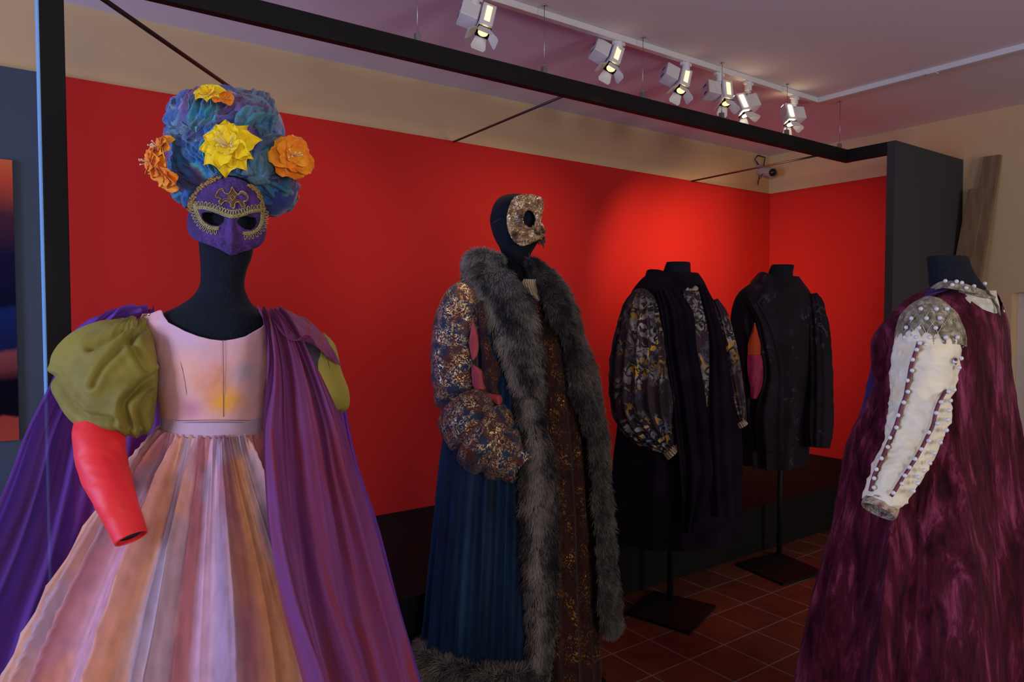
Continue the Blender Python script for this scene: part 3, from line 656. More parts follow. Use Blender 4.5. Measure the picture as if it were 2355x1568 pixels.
HR = [(232, 480, 560, 1.85, .04), (240, 430, 606, 1.85, .08), (256, 408, 630, 1.85, .10), (288, 396, 642, 1.85, .115), (330, 398, 648, 1.85, .115), (380, 408, 656, 1.85, .11), (415, 410, 664, 1.86, .09), (448, 412, 668, 1.88, .075), (466, 428, 656, 1.89, .065), (480, 455, 630, 1.9, .04)]
P, th = loft(HR, 240, 360)
P0 = P.copy(); Pn = loc3(P)
Wp_ = P + .035 * np.stack([vnoise(P * 11 + 40 * k) for k in range(3)], -1)
e = aniso(Wp_, 78, 7, 17, 3, 3) * .011 + aniso(Wp_, 35, 14, 30, 9, 2) * .005
P = disp(P, e * sgn_out(P), True); C = dye(P0)
core = gridmesh('tulle_wrap', P, tulle_b, H1, closed=True, capt=True, capb=True); set_dye(core, C)
rs = np.random.RandomState(11); gH = front(HR, .006)
Nh = normals(P0, True) * sgn_out(P0); U_, V_ = pxof(P0); cand = np.argwhere(((Nh @ F0) < .25) & ~((V_ > 398) & (U_ > 440) & (U_ < 612)) & (V_ < 478))
for k in range(110):
    jj, ii = cand[rs.randint(len(cand))]; c_ = P0[jj, ii]; n_ = Nh[jj, ii]; u0 = U_[jj, ii]
    t1 = ZZ - n_ * n_[2]; t1 = t1 / max(np.linalg.norm(t1), .05); t2 = np.cross(n_, t1); a_g = rs.uniform(-.8, .8) + (1.3 if rs.rand() < .25 else 0)
    t1, t2 = t1 * math.cos(a_g) + t2 * math.sin(a_g), t2 * math.cos(a_g) - t1 * math.sin(a_g)
    L_, W_ = rs.uniform(.05, .12), rs.uniform(.018, .04); ph = rs.rand() * 6; nn, mm = 30, 36
    S_, Q_ = np.meshgrid(np.linspace(-.5, .5, nn), np.linspace(-1, 1, mm), indexing='ij'); pin = .35 + .65 * np.cos(S_ * math.pi) ** .7
    hgt = .006 + .014 * np.cos(S_ * math.pi) * (1 - .5 * Q_ ** 2) + .006 * np.sin(Q_ * rs.uniform(4, 8) + ph + S_ * 5 + 1.3 * np.sin(S_ * 8 + ph)) * pin - (S_ * L_) ** 2 / .20 - (Q_ * W_) ** 2 / .25
    bd = rs.uniform(-.025, .025)
    G = c_ + (S_ * L_)[..., None] * t1 + (Q_ * W_ * pin + bd * np.sin(S_ * math.pi * 1.3))[..., None] * t2 + hgt[..., None] * n_
    G = disp(G, fbm(G * 38, 3) * .008 + ridged(G * np.array([90, 90, 45]), 2) * .0022)
    o = gridmesh('tulle_ruffle', G, tulle_s, H1)
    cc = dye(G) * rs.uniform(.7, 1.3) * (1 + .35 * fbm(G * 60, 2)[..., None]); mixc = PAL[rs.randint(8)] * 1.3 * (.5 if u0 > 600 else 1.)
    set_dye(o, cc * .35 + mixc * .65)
# right lower lobe
P, th = loft([(408, 640, 672, 1.87, .02), (425, 622, 682, 1.87, .04), (450, 608, 680, 1.87, .05), (475, 606, 668, 1.87, .045), (494, 616, 640, 1.87, .02)], 60, 90)
P = disp(P, aniso(P, 60, 10, 24, 4, 2) * .006 * sgn_out(P), True); o = gridmesh('tulle_ruffle', P, tulle_b, H1, closed=True, capt=True, capb=True); set_dye(o, P * 0 + np.array(C_(44, 56, 112)[:3]) * (1 + .4 * fbm(P * 30)[..., None]))
yellow = cloth('yellow_silk', [C_(238, 194, 0), C_(250, 222, 14)], 30, rough=.6, sheen=.2, bump=.1, bscale=80)
orange = cloth('orange_silk', [C_(226, 108, 6), C_(240, 138, 14), C_(244, 170, 30)], 22, rough=.6, sheen=.2, bump=.1, bscale=80)
stam = plain('cream_stamen', C_(228, 206, 160), .7)
def flower(c, nrm, R_, mat, layers, pointed=True, stamens=8, seed=0, name='flower', label=None):
    rs = np.random.RandomState(seed); c = np.asarray(c); n = np.asarray(nrm, float); n /= np.linalg.norm(n)
    a = np.cross(n, ZZ); a /= np.linalg.norm(a); b_ = np.cross(a, n)
    fl = MB().ball(c, R_ * .12, 10, 8).build(name, mat, H1, smooth=True)
    if label: tag(fl, label)
    for li, (cnt, rad, lift) in enumerate(layers):
        for k in range(cnt):
            an = 2 * math.pi * (k + .5 * li) / cnt + rs.uniform(-.15, .15); r_ = R_ * rad * rs.uniform(.88, 1.1); wd = r_ * (.36 if pointed else .5) * rs.uniform(.85, 1.15)
            e1 = a * math.cos(an) + b_ * math.sin(an); e2 = np.cross(n, e1); nn, mm = 14, 9; G = np.zeros((nn, mm, 3)); tw = rs.uniform(-.4, .4); lf = lift + rs.uniform(-.12, .12)
            for j in range(nn):
                s = j / (nn - 1)
                ww = wd * (math.sin(math.pi * min(s * .92 + .06, 1)) ** .75 if pointed else math.sin(math.pi * (s * .78 + .12)) ** .5)
                if pointed and s > .72: ww = wd * (1 - s) / .28 * .62 + .0002
                if not pointed and s > .9: ww *= .75
                for i in range(mm):
                    q = i / (mm - 1) * 2 - 1
                    G[j, i] = c + e1 * r_ * s * math.cos(lf * s) + n * (r_ * (math.sin(lf) * s ** .8 - .35 * s ** 3) + abs(q) ** 2 * wd * .28 + q * tw * wd * .4 + .0012 * math.sin(9 * q + 5 * s + k)) + e2 * ww * q
            gridmesh('petal', G, mat, fl, thick=.0006)
    if stamens:
        mb = MB()
        for k in range(stamens):
            dr = n + (a * rs.uniform(-1, 1) + b_ * rs.uniform(-.6, 1.)) * .55; dr /= np.linalg.norm(dr); L_ = R_ * rs.uniform(.45, .75)
            mb.cyl(c, c + dr * L_, .0011, .0008, n=5).ball(c + dr * L_, .0022, 6, 4)
        mb.build('stamens', stam, fl, smooth=True)
    return fl
TO = -F0
flower(at(527, 338, 1.685), TO + .12 * ZZ + .05 * RT, .072, yellow, [(9, 1., .15), (8, .85, .45), (6, .6, .8)], True, 12, 1, label='large yellow silk flower with cream stamens')
flower(at(480, 221, 1.705), TO * .8 + ZZ * .7, .042, yellow, [(7, 1., .5), (5, .7, .8)], True, 0, 2, label='small yellow silk flower on top')
flower(at(510, 227, 1.71), TO * .8 + ZZ * .7 + RT * .3, .034, orange, [(6, 1., .4)], False, 0, 3, label='orange silk flower on top')
flower(at(372, 347, 1.76), -RT * .9 + TO * .9 + ZZ * .4, .046, orange, [(6, 1., .1), (6, .8, .5), (5, .5, .8)], False, 6, 4, label='orange silk flower at the upper left')
flower(at(350, 374, 1.755), -RT * 1. + TO * .8, .040, orange, [(6, 1., .1), (6, .8, .5), (5, .5, .8)], False, 4, 5, label='orange silk flower farthest left')
flower(at(377, 404, 1.76), -RT * .7 + TO * .9 - ZZ * .5, .046, orange, [(6, 1., .1), (6, .8, .5), (5, .5, .8)], False, 0, 6, label='orange silk flower at the lower left')
flower(at(672, 360, 1.76), RT * .6 + TO, .054, orange, [(7, 1., .05), (5, .85, .5), (5, .55, .9)], False, 6, 7, label='orange silk flower at the right')

# --- purple half mask
K = thing('carnival_mask', tuple(at(525, 585, 1.72)), 'purple textured half mask with gold braid around the eye holes', 'mask')
out = np.array([(508, 407), (478, 415), (454, 434), (443, 458), (436, 484), (431, 516), (436, 538), (454, 553), (492, 567), (515, 578), (533, 587), (553, 580), (585, 571), (602, 559), (610, 540), (610, 518), (606, 478), (597, 445), (583, 431), (569, 421), (541, 409)], float)
eyeL = np.array([(464, 491), (475, 487), (490, 488), (505, 493), (517, 500), (516, 510), (508, 517), (500, 520), (484, 517), (471, 509), (465, 500)], float)
eyeR = np.array([(544, 507), (552, 500), (565, 497), (578, 498), (588, 501), (590, 512), (586, 522), (577, 529), (565, 528), (554, 522), (546, 514)], float)
def inside(p, poly):
    x, y = p; r = False; n = len(poly)
    for i in range(n):
        x1, y1 = poly[i]; x2, y2 = poly[i - 1]
        if (y1 > y) != (y2 > y) and x < (x2 - x1) * (y - y1) / (y2 - y1) + x1: r = not r
    return r
def mdepth(u, v):
    dx = (u - 523) / 98.; dy = (v - 486) / 118.
    z = .098 * math.sqrt(max(0.02, 1 - dx * dx * .92 - dy * dy * .55))
    nr = math.exp(-(((u - 533) / 11.) ** 2)) * np.interp(v, [480, 500, 560, 584, 590], [0, .008, .024, .020, .0])
    wing = (math.exp(-(((u - 512) / 9.) ** 2 + ((v - 556) / 10.) ** 2)) + math.exp(-(((u - 552) / 9.) ** 2 + ((v - 560) / 10.) ** 2))) * .008
    brow = .005 * (math.exp(-((v - 482) / 9.) ** 2)) - .007 * (math.exp(-(((u - 490) / 30.) ** 2 + ((v - 504) / 18.) ** 2)) + math.exp(-(((u - 568) / 26.) ** 2 + ((v - 513) / 18.) ** 2)))
    return 1.807 - z - nr - wing - brow
def msurf(u, v, off=0.): return at(u, v, mdepth(u, v) - off)
oc = np.array([523., 490.]); o2 = cr(np.vstack([out, out[:1]]), 281, 0)[:-1]; NR = 110; P = np.zeros((NR, 280, 3)); UVm = np.zeros((NR, 280, 2))
for j in range(NR):
    for i in range(280):
        q = oc + (o2[i] - oc) * (j / (NR - 1)); UVm[j, i] = q; P[j, i] = msurf(*q)
P = disp(P, fbm(P * 160, 3) * .0006, True)
mpurp = cloth('purple_glitter_cloth', [C_(46, 18, 74), C_(66, 28, 100), C_(90, 46, 132)], 60, vec=(1, 1, .4), rough=.55, sheen=.05, bump=.8, bscale=180, spec=.4)
def mk(j, i):
    q = (UVm[j, i] + UVm[j + 1, (i + 1) % 280]) / 2; return not (inside(q, eyeL) or inside(q, eyeR))
gridmesh('shell', P, mpurp, K, closed=True, keep=mk, thick=.003)
gold = cloth('gold_braid', [C_(140, 128, 70), C_(178, 166, 104), C_(200, 190, 140)], 260, rough=.42, sheen=0, bump=.5, bscale=600, metal=.35)
gold2 = cloth('gold_sequin', [C_(140, 96, 40), C_(196, 160, 90), C_(230, 214, 160)], 300, rough=.25, sheen=0, bump=.6, bscale=700, metal=.75)
def braid(name, path, side, loops, mat=gold, band=5.5, looplen=12, parent=K):
    """gimp braid: twisted band with loops on one side"""
    Q = np.array(path, float); L0 = np.r_[0, np.cumsum(np.linalg.norm(np.diff(Q, axis=0), axis=1))]; s = np.linspace(0, L0[-1], 400); C = cr(Q, 400, 0)
    Ls = np.r_[0, np.cumsum(np.linalg.norm(np.diff(C, axis=0), axis=1))]; ss = np.linspace(0, Ls[-1], int(Ls[-1] * 1.6) + 8)
    C = np.stack([np.interp(ss, Ls, C[:, k]) for k in range(2)], 1); T = np.gradient(C, axis=0); T /= np.linalg.norm(T, axis=1, keepdims=True); Nn = np.stack([T[:, 1], -T[:, 0]], 1) * side
    mb = MB()
    for k, ph in enumerate((0, 2.1, 4.2)):
        o_ = np.sin(ss / 2.6 + ph) * band * .5; pts = [msurf(*(c + n_ * x), .003 + .0012 * math.cos(q / 2.6 + ph)) for c, n_, x, q in zip(C, Nn, o_, ss)]
        mb.wire(pts, .0017, 5)
    if loops:
        stp = 7.2
        for q in np.arange(2, Ls[-1] - 1, stp):
            c = np.array([np.interp(q, ss, C[:, k]) for k in range(2)]); n_ = np.array([np.interp(q, ss, Nn[:, k]) for k in range(2)]); t_ = np.array([np.interp(q, ss, T[:, k]) for k in range(2)])
            pts = []
            for a in np.linspace(-.5 * math.pi, 1.5 * math.pi, 13):
                e_ = c + n_ * (band * .45 + looplen * .5 + looplen * .5 * math.sin(a)) + t_ * 2.6 * math.cos(a)
                if True: pts.append(msurf(e_[0], e_[1], .0032))
            mb.wire(pts, .0012, 5)
    return mb.build(name, mat, parent, smooth=True)
braid('gold_braid', [(448, 478), (470, 478), (495, 485), (515, 493), (535, 498), (560, 493), (580, 486), (600, 484)], 1, True)
braid('gold_braid', [(447, 468), (455, 492), (463, 508), (475, 519), (488, 524), (503, 525)], -1, True)
braid('gold_braid', [(603, 486), (602, 508), (596, 522), (584, 533), (570, 536), (558, 536)], 1, True)
def edge_braid(path, name='sequin_trim', r=.0035):
    C = cr(np.array(path, float), 60, 0); mb = MB(); rr = np.random.RandomState(4)
    for (u, v) in C:
        for q in range(3): mb.ball(msurf(u + rr.uniform(-5, 5), v + rr.uniform(-3, 3), .002 + .004 * rr.rand()), r * rr.uniform(.5, 1), 6, 4)
    return mb.build(name, gold2, K)
edge_braid([(436, 484), (440, 462), (452, 442), (470, 424), (490, 413), (505, 408)])
edge_braid([(575, 426), (590, 438), (598, 455), (603, 474), (605, 486)])
cx = [(496, 449), (503, 437), (512, 434), (516, 443), (526, 445), (532, 436), (534, 430), (540, 440), (548, 447), (554, 440), (562, 441), (570, 451), (568, 461), (560, 464), (564, 473), (556, 474), (549, 464), (541, 467), (539, 478), (532, 476), (528, 466), (517, 462), (509, 470), (503, 464), (508, 457), (498, 454)]
mb = MB(); cc = np.mean(cx, 0); V = [msurf(*cc, .0028)] + [msurf(*p, .0022) for p in cx]; mb.add(V, [(0, i + 1, (i + 1) % len(cx) + 1) for i in range(len(cx))])
cr_ = mb.build('gold_crest', plain('bronze_lame', (.16, .09, .035, 1), .4, metal=.7), K)
mb = MB(); pts = [msurf(*p, .0035) for p in cr(np.array(cx + cx[:1], float), 160, 0)]; mb.wire(pts, .0013, 6)
mb.wire([msurf(*p, .0038) for p in ((535, 447), (541, 454), (535, 461), (529, 454), (535, 447))], .001, 6); mb.build('piping', gold2, cr_, smooth=True)

# ================================================================== COSTUME 2: fur-trimmed robe
D2 = 2.80
f2 = at(1230, 900, D2)
m2 = mannequin(f2, 'black jersey mannequin with a head, wearing the fur-trimmed blue robe', [
    (447, 1172, 1195, D2, .02), (453, 1152, 1216, D2, .06), (470, 1136, 1234, D2, .1), (503, 1127, 1245, D2, .115), (530, 1131, 1244, D2, .112), (552, 1139, 1240, D2, .1), (572, 1150, 1228, D2, .075), (590, 1154, 1219, D2, .062),
    (615, 1156, 1219, D2, .062), (640, 1145, 1232, D2, .075), (665, 1110, 1262, D2, .1), (720, 1090, 1285, D2, .12), (900, 1110, 1280, D2, .13), (1100, 1110, 1280, D2, .13)], 120, base=.2)
R2 = thing('fur_trimmed_robe', (f2[0], f2[1], .1), 'long blue velvet robe with grey fur lapels and gold brocade sleeve', 'robe')
RB = [(605, 1110, 1238, D2, .10), (625, 1085, 1262, D2, .12), (655, 1066, 1292, D2, .15), (700, 1056, 1318, D2, .18), (770, 1050, 1336, D2, .20), (840, 1046, 1358, D2, .21), (920, 1038, 1372, D2, .22), (1000, 1026, 1382, D2, .235), (1113, 1013, 1390, D2, .26),
      (1200, 1005, 1396, D2, .28), (1330, 992, 1404, D2, .31), (1440, 982, 1408, D2, .315), (1560, 968, 1408, D2, .315)]
lapL = [(592, 1092, 1142), (606, 1072, 1158), (640, 1062, 1190), (670, 1078, 1214), (700, 1106, 1228), (740, 1120, 1238), (812, 1148, 1249), (860, 1168, 1252), (903, 1184, 1253), (955, 1194, 1252), (1040, 1208, 1270), (1090, 1198, 1278), (1138, 1196, 1282), (1200, 1200, 1283), (1283, 1203, 1281), (1350, 1206, 1280), (1432, 1212, 1277), (1500, 1214, 1266), (1560, 1214, 1262)]
lapR = [(597, 1212, 1224), (615, 1220, 1258), (648, 1234, 1292), (699, 1252, 1320), (740, 1272, 1334), (794, 1298, 1350), (837, 1306, 1368), (903, 1316, 1382), (975, 1340, 1394), (1011, 1352, 1400), (1113, 1362, 1404), (1198, 1368, 1412), (1326, 1376, 1422), (1400, 1380, 1430), (1440, 1384, 1428), (1458, 1392, 1414)]
li, ri = rows_fn([(v, (a + b_) / 2) for v, a, b_ in lapL]), rows_fn([(v, (a + b_) / 2) for v, a, b_ in lapR])
P, th = loft(RB, 200, 420); tt = np.linspace(0, 1, 200)[:, None]; RBv = cr(np.array(RB), 200, 0)
fo = (pleat(th[None, :] * 11 + .8 * np.sin(th[None, :] * 3) + .4 * tt, .7) * .014 + pleat(th[None, :] * 23 + 1, .9) * .004) * np.clip((tt - .25) * 2.2, 0, 1)
P = disp(P, fo * sgn_out(P), True)
def mk(j, i):
    if math.sin(th[i]) <= 0: return not (RBv[j][0] > 1450 and math.cos(th[i]) > .1)
    v, a, b_ = RBv[j][:3]; u = (a + b_) / 2 + (b_ - a) / 2 * math.cos(th[i])
    if v > 1450 and u > 1250: return False
    return not (li(v)[0] < u < ri(v)[0])
bluev = cloth('blue_velvet', [(.002, .007, .018, 1), (.003, .020, .055, 1), (.010, .045, .10, 1)], 9, vec=(1.5, 1.5, .25), rough=.6, sheen=.22, sheen_tint=(.25, .5, .9, 1), bump=.3, bscale=60, bvec=(1, 1, .3))
gridmesh('robe_body', P, bluev, R2, closed=True, keep=mk, thick=.004)
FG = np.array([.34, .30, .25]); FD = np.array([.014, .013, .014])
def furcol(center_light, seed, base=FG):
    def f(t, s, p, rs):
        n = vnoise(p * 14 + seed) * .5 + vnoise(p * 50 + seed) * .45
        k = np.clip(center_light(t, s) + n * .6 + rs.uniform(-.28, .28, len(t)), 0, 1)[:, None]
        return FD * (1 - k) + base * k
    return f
P = strip(lapL, RB, .012, 200, 40, .03)
lp = gridmesh('fur_lapel', P, plain('fur_hide', (.02, .018, .018, 1), .9), R2, thick=.004)
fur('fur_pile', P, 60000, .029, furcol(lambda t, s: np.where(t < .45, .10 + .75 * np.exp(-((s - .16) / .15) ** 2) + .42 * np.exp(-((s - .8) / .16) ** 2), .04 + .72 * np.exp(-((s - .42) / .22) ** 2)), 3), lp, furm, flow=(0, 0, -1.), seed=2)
P = strip(lapR, RB, .012, 180, 30, .03)
lp = gridmesh('fur_lapel', P, plain('fur_hide_dark', (.02, .018, .018, 1), .9), R2, thick=.004)
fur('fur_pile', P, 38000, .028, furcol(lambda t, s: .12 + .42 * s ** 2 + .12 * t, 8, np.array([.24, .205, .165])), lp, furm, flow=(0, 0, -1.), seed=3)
P, th = tube([(1098, 628, 2.86, 26), (1092, 606, 2.80, 26), (1120, 596, 2.74, 18), (1150, 606, 2.71, 16)], 40, 30)
lp = gridmesh('fur_collar', P, plain('fur_hide_c', (.02, .018, .018, 1), .9), R2, closed=True, capt=True, capb=True)
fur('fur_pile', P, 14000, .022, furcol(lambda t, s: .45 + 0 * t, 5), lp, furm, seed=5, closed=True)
P, th = tube([(1030, 1484, 2.97, 24), (1005, 1490, 2.94, 30), (982, 1512, 2.80, 36), (1010, 1548, 2.60, 38), (1080, 1572, 2.50, 42), (1170, 1582, 2.45, 44), (1250, 1580, 2.47, 42)], 110, 34)
lp = gridmesh('fur_hem', P, plain('fur_hide_d', (.02, .018, .018, 1), .9), R2, closed=True, capt=True, capb=True)
fur('fur_pile', P, 40000, .03, furcol(lambda t, s: .34 + .4 * np.exp(-((t - .3) / .12) ** 2), 6), lp, furm, seed=6, closed=True)
broc = flecked('brocade', [C_(54, 28, 20), C_(92, 48, 38), C_(48, 40, 58), C_(28, 54, 80), C_(104, 54, 40), C_(80, 40, 34)], [C_(200, 140, 66), C_(232, 204, 150)], scale=11, fscale=62, thr=.51, rough=.5, fmetal=.8, frough=.25, mask_scale=20, mask_lo=.40, bump=1., dist=2.6)
broc2 = flecked('brown_brocade', [C_(30, 14, 10), C_(56, 22, 14), C_(44, 18, 12)], [C_(130, 70, 30), C_(190, 130, 50)], scale=9, fscale=85, thr=.56, rough=.55, fmetal=.8, frough=.35, mask_scale=16, mask_lo=.47, bump=1., dist=1.8)
path = [(1070, 662, 2.70, 10), (1066, 672, 2.69, 30), (1060, 695, 2.68, 44), (1052, 745, 2.67, 52), (1049, 800, 2.665, 54), (1048, 850, 2.66, 53), (1051, 895, 2.65, 52), (1060, 930, 2.63, 58), (1082, 962, 2.60, 70), (1108, 998, 2.57, 76), (1133, 1030, 2.545, 70), (1155, 1052, 2.53, 58), (1176, 1068, 2.52, 40)]
P, th = tube(path, 260, 200); tt = np.linspace(0, 1, 260)[:, None]
def creaset(t0, wdt, slant=0.): return np.exp(-((tt - t0 - slant * np.cos(th[None, :] - 1.2)) / wdt) ** 2)
e = aniso(P, 75, 4, 12, 3, 2) * .009 - .026 * creaset(.565, .016, .03) - .024 * creaset(.75, .017, .045) - .018 * creaset(.90, .014, .03) + .007 * creaset(.66, .05, .03) + .006 * creaset(.83, .04, .04) + aniso(P, 15, 6, 22, 5, 2) * .006 * (tt > .45) + aniso(P, 60, 30, 30, 8, 2) * .0015
P = disp(P, e * sgn_out(P), True)
slv = gridmesh('sleeve', P, broc, R2, closed=True, capt=True); tag(slv, 'gathered gold brocade sleeve')
rose = cloth('rose_silk', [C_(150, 50, 56), C_(176, 72, 76)], 10, rough=.5, bump=.1, bscale=60)
def lens(name, pts, mat, parent, depth, bulge=.012, n=24):
    """almond-shaped opening: pts = [(v, uL, uR)]"""
    E = cr(np.array(pts, float), 40, 0); G = np.zeros((40, n, 3))
    for j, (v, a, b_) in enumerate(E):
        for i, s in enumerate(np.linspace(0, 1, n)): G[j, i] = at(a + (b_ - a) * s, v, depth - bulge * math.sin(math.pi * s))
    G = disp(G, aniso(G, 80, 6, 24, 3, 2) * .004); return gridmesh(name, G, mat, parent, thick=.002)
lens('slit_lining', [(730, 1086, 1088), (760, 1082, 1097), (790, 1078, 1102), (815, 1082, 1098), (828, 1087, 1090)], rose, slv, 2.575, .006)
lens('slit_lining', [(838, 1086, 1089), (852, 1084, 1110), (872, 1085, 1120), (890, 1088, 1124), (896, 1100, 1120)], rose, slv, 2.57, .012)
lens('slit_lining', [(904, 1118, 1140), (910, 1122, 1152), (920, 1132, 1156), (930, 1142, 1152)], rose, slv, 2.555, .01)
P = strip([(690, 1098, 1112), (740, 1100, 1118), (800, 1106, 1128), (850, 1108, 1150), (890, 1118, 1142), (905, 1130, 1150)], RB, .05, 60, 16, .02)
gridmesh('sleeve_fold', disp(P, aniso(P, 70, 8, 25, 2, 2) * .006), broc2, R2, thick=.003)
P, th = tube([(1160, 1050, 2.53, 40), (1178, 1066, 2.52, 40), (1194, 1072, 2.515, 36), (1202, 1078, 2.51, 30)], 40, 120)
P = disp(P, (pleat(th[None, :] * 12, .8) * .005 + 0 * P[..., 0]) * sgn_out(P), True); gridmesh('cuff_ruffle', P, broc, R2, closed=True, thick=.002)
# brown brocade tunic and shirt under the robe
T2 = thing('brocade_tunic', (f2[0], f2[1], .05), 'brown tunic flecked with gold showing between the fur lapels', 'tunic')
TR = [(655, 1140, 1270, D2, .11), (700, 1130, 1300, D2, .135), (800, 1140, 1326, D2, .16), (900, 1150, 1335, D2, .175), (1000, 1150, 1348, D2, .19), (1150, 1150, 1360, D2, .215), (1300, 1140, 1368, D2, .24), (1450, 1130, 1376, D2, .26), (1545, 1125, 1380, D2, .27)]
P, th = loft(TR, 150, 260); tt = np.linspace(0, 1, 150)[:, None]
P = disp(P, pleat(th[None, :] * 9 + .5, .8) * .011 * np.clip(tt * 1.6, 0, 1) * sgn_out(P), True); gridmesh('tunic_body', P, broc2, T2, closed=True, capb=True)
linen = cloth('linen', [C_(150, 130, 104), C_(178, 160, 132)], 30, rough=.85, bump=.3, bscale=80)
P = strip([(642, 1204, 1238), (650, 1200, 1238), (662, 1204, 1240), (676, 1210, 1245), (686, 1220, 1245), (691, 1228, 1238)], TR, .03, 30, 60, .008)
P = disp(P, pleat(np.linspace(0, 1, 60)[None, :] * 22 + 0 * P[..., 0], .9) * .003)
o = gridmesh('shirt_front', P, linen, None, thick=.002); tag(recenter(o), 'pale linen shirt front gathered at the throat above the brown tunic', 'shirt')
# grotesque half mask
K = thing('grotesque_mask', tuple(at(1215, 565, 2.7)), 'gold and brown grotesque half mask with hooked nose, worn in profile', 'mask')
out = np.array([(1184, 451), (1176, 463), (1169, 480), (1165, 503), (1167, 522), (1173, 541), (1183, 556), (1198, 565), (1213, 563), (1228, 557), (1240, 550), (1250, 551), (1253, 545), (1249, 540), (1255, 531), (1250, 518), (1245, 508), (1247, 498), (1250, 482), (1251, 468), (1248, 459), (1236, 450), (1220, 446), (1202, 447)], float)
eyeM = np.array([(1217 + 14 * math.cos(a), 503 + 19 * math.sin(a) + 2 * math.cos(a)) for a in np.linspace(0, 2 * math.pi, 20, endpoint=False)])
def gd(u, v):
    s = (u - 1165) / 90.
    z = .014 + .115 * math.sqrt(max(.04, 1 - ((u - 1182) / 82.) ** 2))
    z += .018 * math.exp(-(((u - 1241) / 10.) ** 2 + ((v - 525) / 13.) ** 2)) + .020 * math.exp(-(((u - 1200) / 16.) ** 2 + ((v - 550) / 8.) ** 2))
    q = math.hypot((u - 1216) / 1., (v - 502) / 1.2); z += .013 * math.exp(-((q - 20) / 4.5) ** 2)
    z -= .022 * math.exp(-(((u - 1208) / 14.) ** 2 + ((v - 533) / 6.) ** 2)); z -= .02 * math.exp(-(((u - 1240) / 4.) ** 2 + ((v - 537) / 3.) ** 2))
    return 2.80 - z
o2 = cr(np.vstack([out, out[:1]]), 201, 0)[:-1]; oc = np.array([1210., 505.]); NR = 90; P = np.zeros((NR, 200, 3)); UVm = np.zeros((NR, 200, 2))
for j in range(NR):
    for i in range(200):
        q = oc + (o2[i] - oc) * (j / (NR - 1)); UVm[j, i] = q; P[j, i] = at(q[0], q[1], gd(*q))
P = disp(P, ridged(P * 55, 3) * .006, True)
def mk(j, i):
    q = (UVm[j, i] + UVm[j + 1, (i + 1) % 200]) / 2; return not inside(q, eyeM)
gm = flecked('gilded_mask', [C_(50, 32, 18), C_(120, 84, 48), C_(170, 136, 88)], [C_(206, 160, 90), C_(240, 224, 184)], scale=30, fscale=110, thr=.49, rough=.4, fmetal=.5, frough=.3, mask_scale=30, mask_lo=.42)
sh = gridmesh('shell', P, gm, K, closed=True, keep=mk, thick=.004)
nb = MB()
for (u, v, d, r) in ((1240, 524, 2.705, .016), (1249, 532, 2.71, .011), (1233, 532, 2.695, .010)): nb.ball(at(u, v, d), r, 14, 10, (1, 1, .85))
nb.build('nose', cloth('dark_bronze', [(.05, .03, .02, 1), (.12, .08, .05, 1)], 30, rough=.4, metal=.3, bump=.5, bscale=200), K, smooth=True)
MB().cyl(at(1239, 536, 2.685), at(1241, 540, 2.695), .006, .002, n=10).build('nostril', dark_hole, K)
mb = MB()
for (u, v, L_) in ((1243, 548, 16), (1248, 552, 18), (1238, 553, 10), (1251, 545, 14)):
    mb.cyl(at(u, v, 2.72), at(u + 2, v + L_, 2.72), .006, .0015, n=8)
mb.build('beard_tuft', plain('dark_hair', (.03, .022, .018, 1), .7), K, smooth=True)
MB().wire([at(1166, 500, 2.755), at(1150, 504, 2.70), at(1134, 512, 2.74), at(1130, 518, 2.78)], .0012, 6).build('elastic', plain('grey_elastic', (.05, .055, .07, 1), .8), K, smooth=True)

# ================================================================== COSTUME 3: black coat over paint-splashed tunic
D3 = 3.50
def fp(u, v): return tuple(on(u, v, 2, 0)[:2])
p3 = on(1541, 1383, 2, 0)
m3 = mannequin(p3, 'headless black mannequin on a pole under the long black coat', [
    (603, 1533, 1587, D3, .055), (608, 1531, 1588, D3, .06), (625, 1525, 1589, D3, .065), (648, 1520, 1594, D3, .075), (668, 1490, 1620, D3, .1), (700, 1470, 1640, D3, .12), (800, 1490, 1625, D3, .12), (950, 1480, 1640, D3, .13), (1080, 1500, 1620, D3, .12)], 80,
    base_pts=[fp(1436, 1413), fp(1585, 1460), fp(1647, 1397), fp(1505, 1363)])
C3 = thing('black_coat', (p3[0], p3[1], .4), 'long black wool coat with puffed sleeves splashed with pale paint', 'coat')
R3 = [(628, 1492, 1606, D3, .10), (645, 1472, 1618, D3, .13), (673, 1452, 1632, D3, .16), (713, 1442, 1652, D3, .18), (766, 1436, 1670, D3, .2), (829, 1432, 1684, D3, .21), (895, 1428, 1696, D3, .22), (980, 1424, 1702, D3, .235), (1050, 1416, 1704, D3, .25), (1120, 1410, 1704, D3, .26), (1185, 1408, 1704, D3, .265), (1226, 1408, 1704, D3, .27)]
wool = cloth('black_wool', [(.004, .0025, .006, 1), (.008, .005, .010, 1), (.013, .008, .014, 1)], 7, rough=.9, sheen=.035, sheen_tint=(.5, .35, .6, 1), bump=.3, bscale=120, spec=.05)
P, th = loft(R3, 170, 320); tt = np.linspace(0, 1, 170)[:, None]
P = disp(P, (pleat(th[None, :] * 5.5 + .6 * np.sin(th[None, :] * 4) + 1.4, 1.2) * .013 * np.clip((tt - .12) * 1.6, 0, 1)) * sgn_out(P), True)
P[-22:, :, 2] += .0
gridmesh('coat_body', P, wool, C3, closed=True, capt=True, thick=0)
P = strip([(668, 1508, 1560), (720, 1520, 1592), (800, 1530, 1600), (900, 1545, 1618), (1000, 1556, 1626), (1100, 1566, 1634), (1224, 1572, 1596)], R3, .028, 120, 40, .012)
gridmesh('coat_front', disp(P, -mapfold(P, 2, .016, .5, .8, 1.3)), wool, C3, thick=.006)
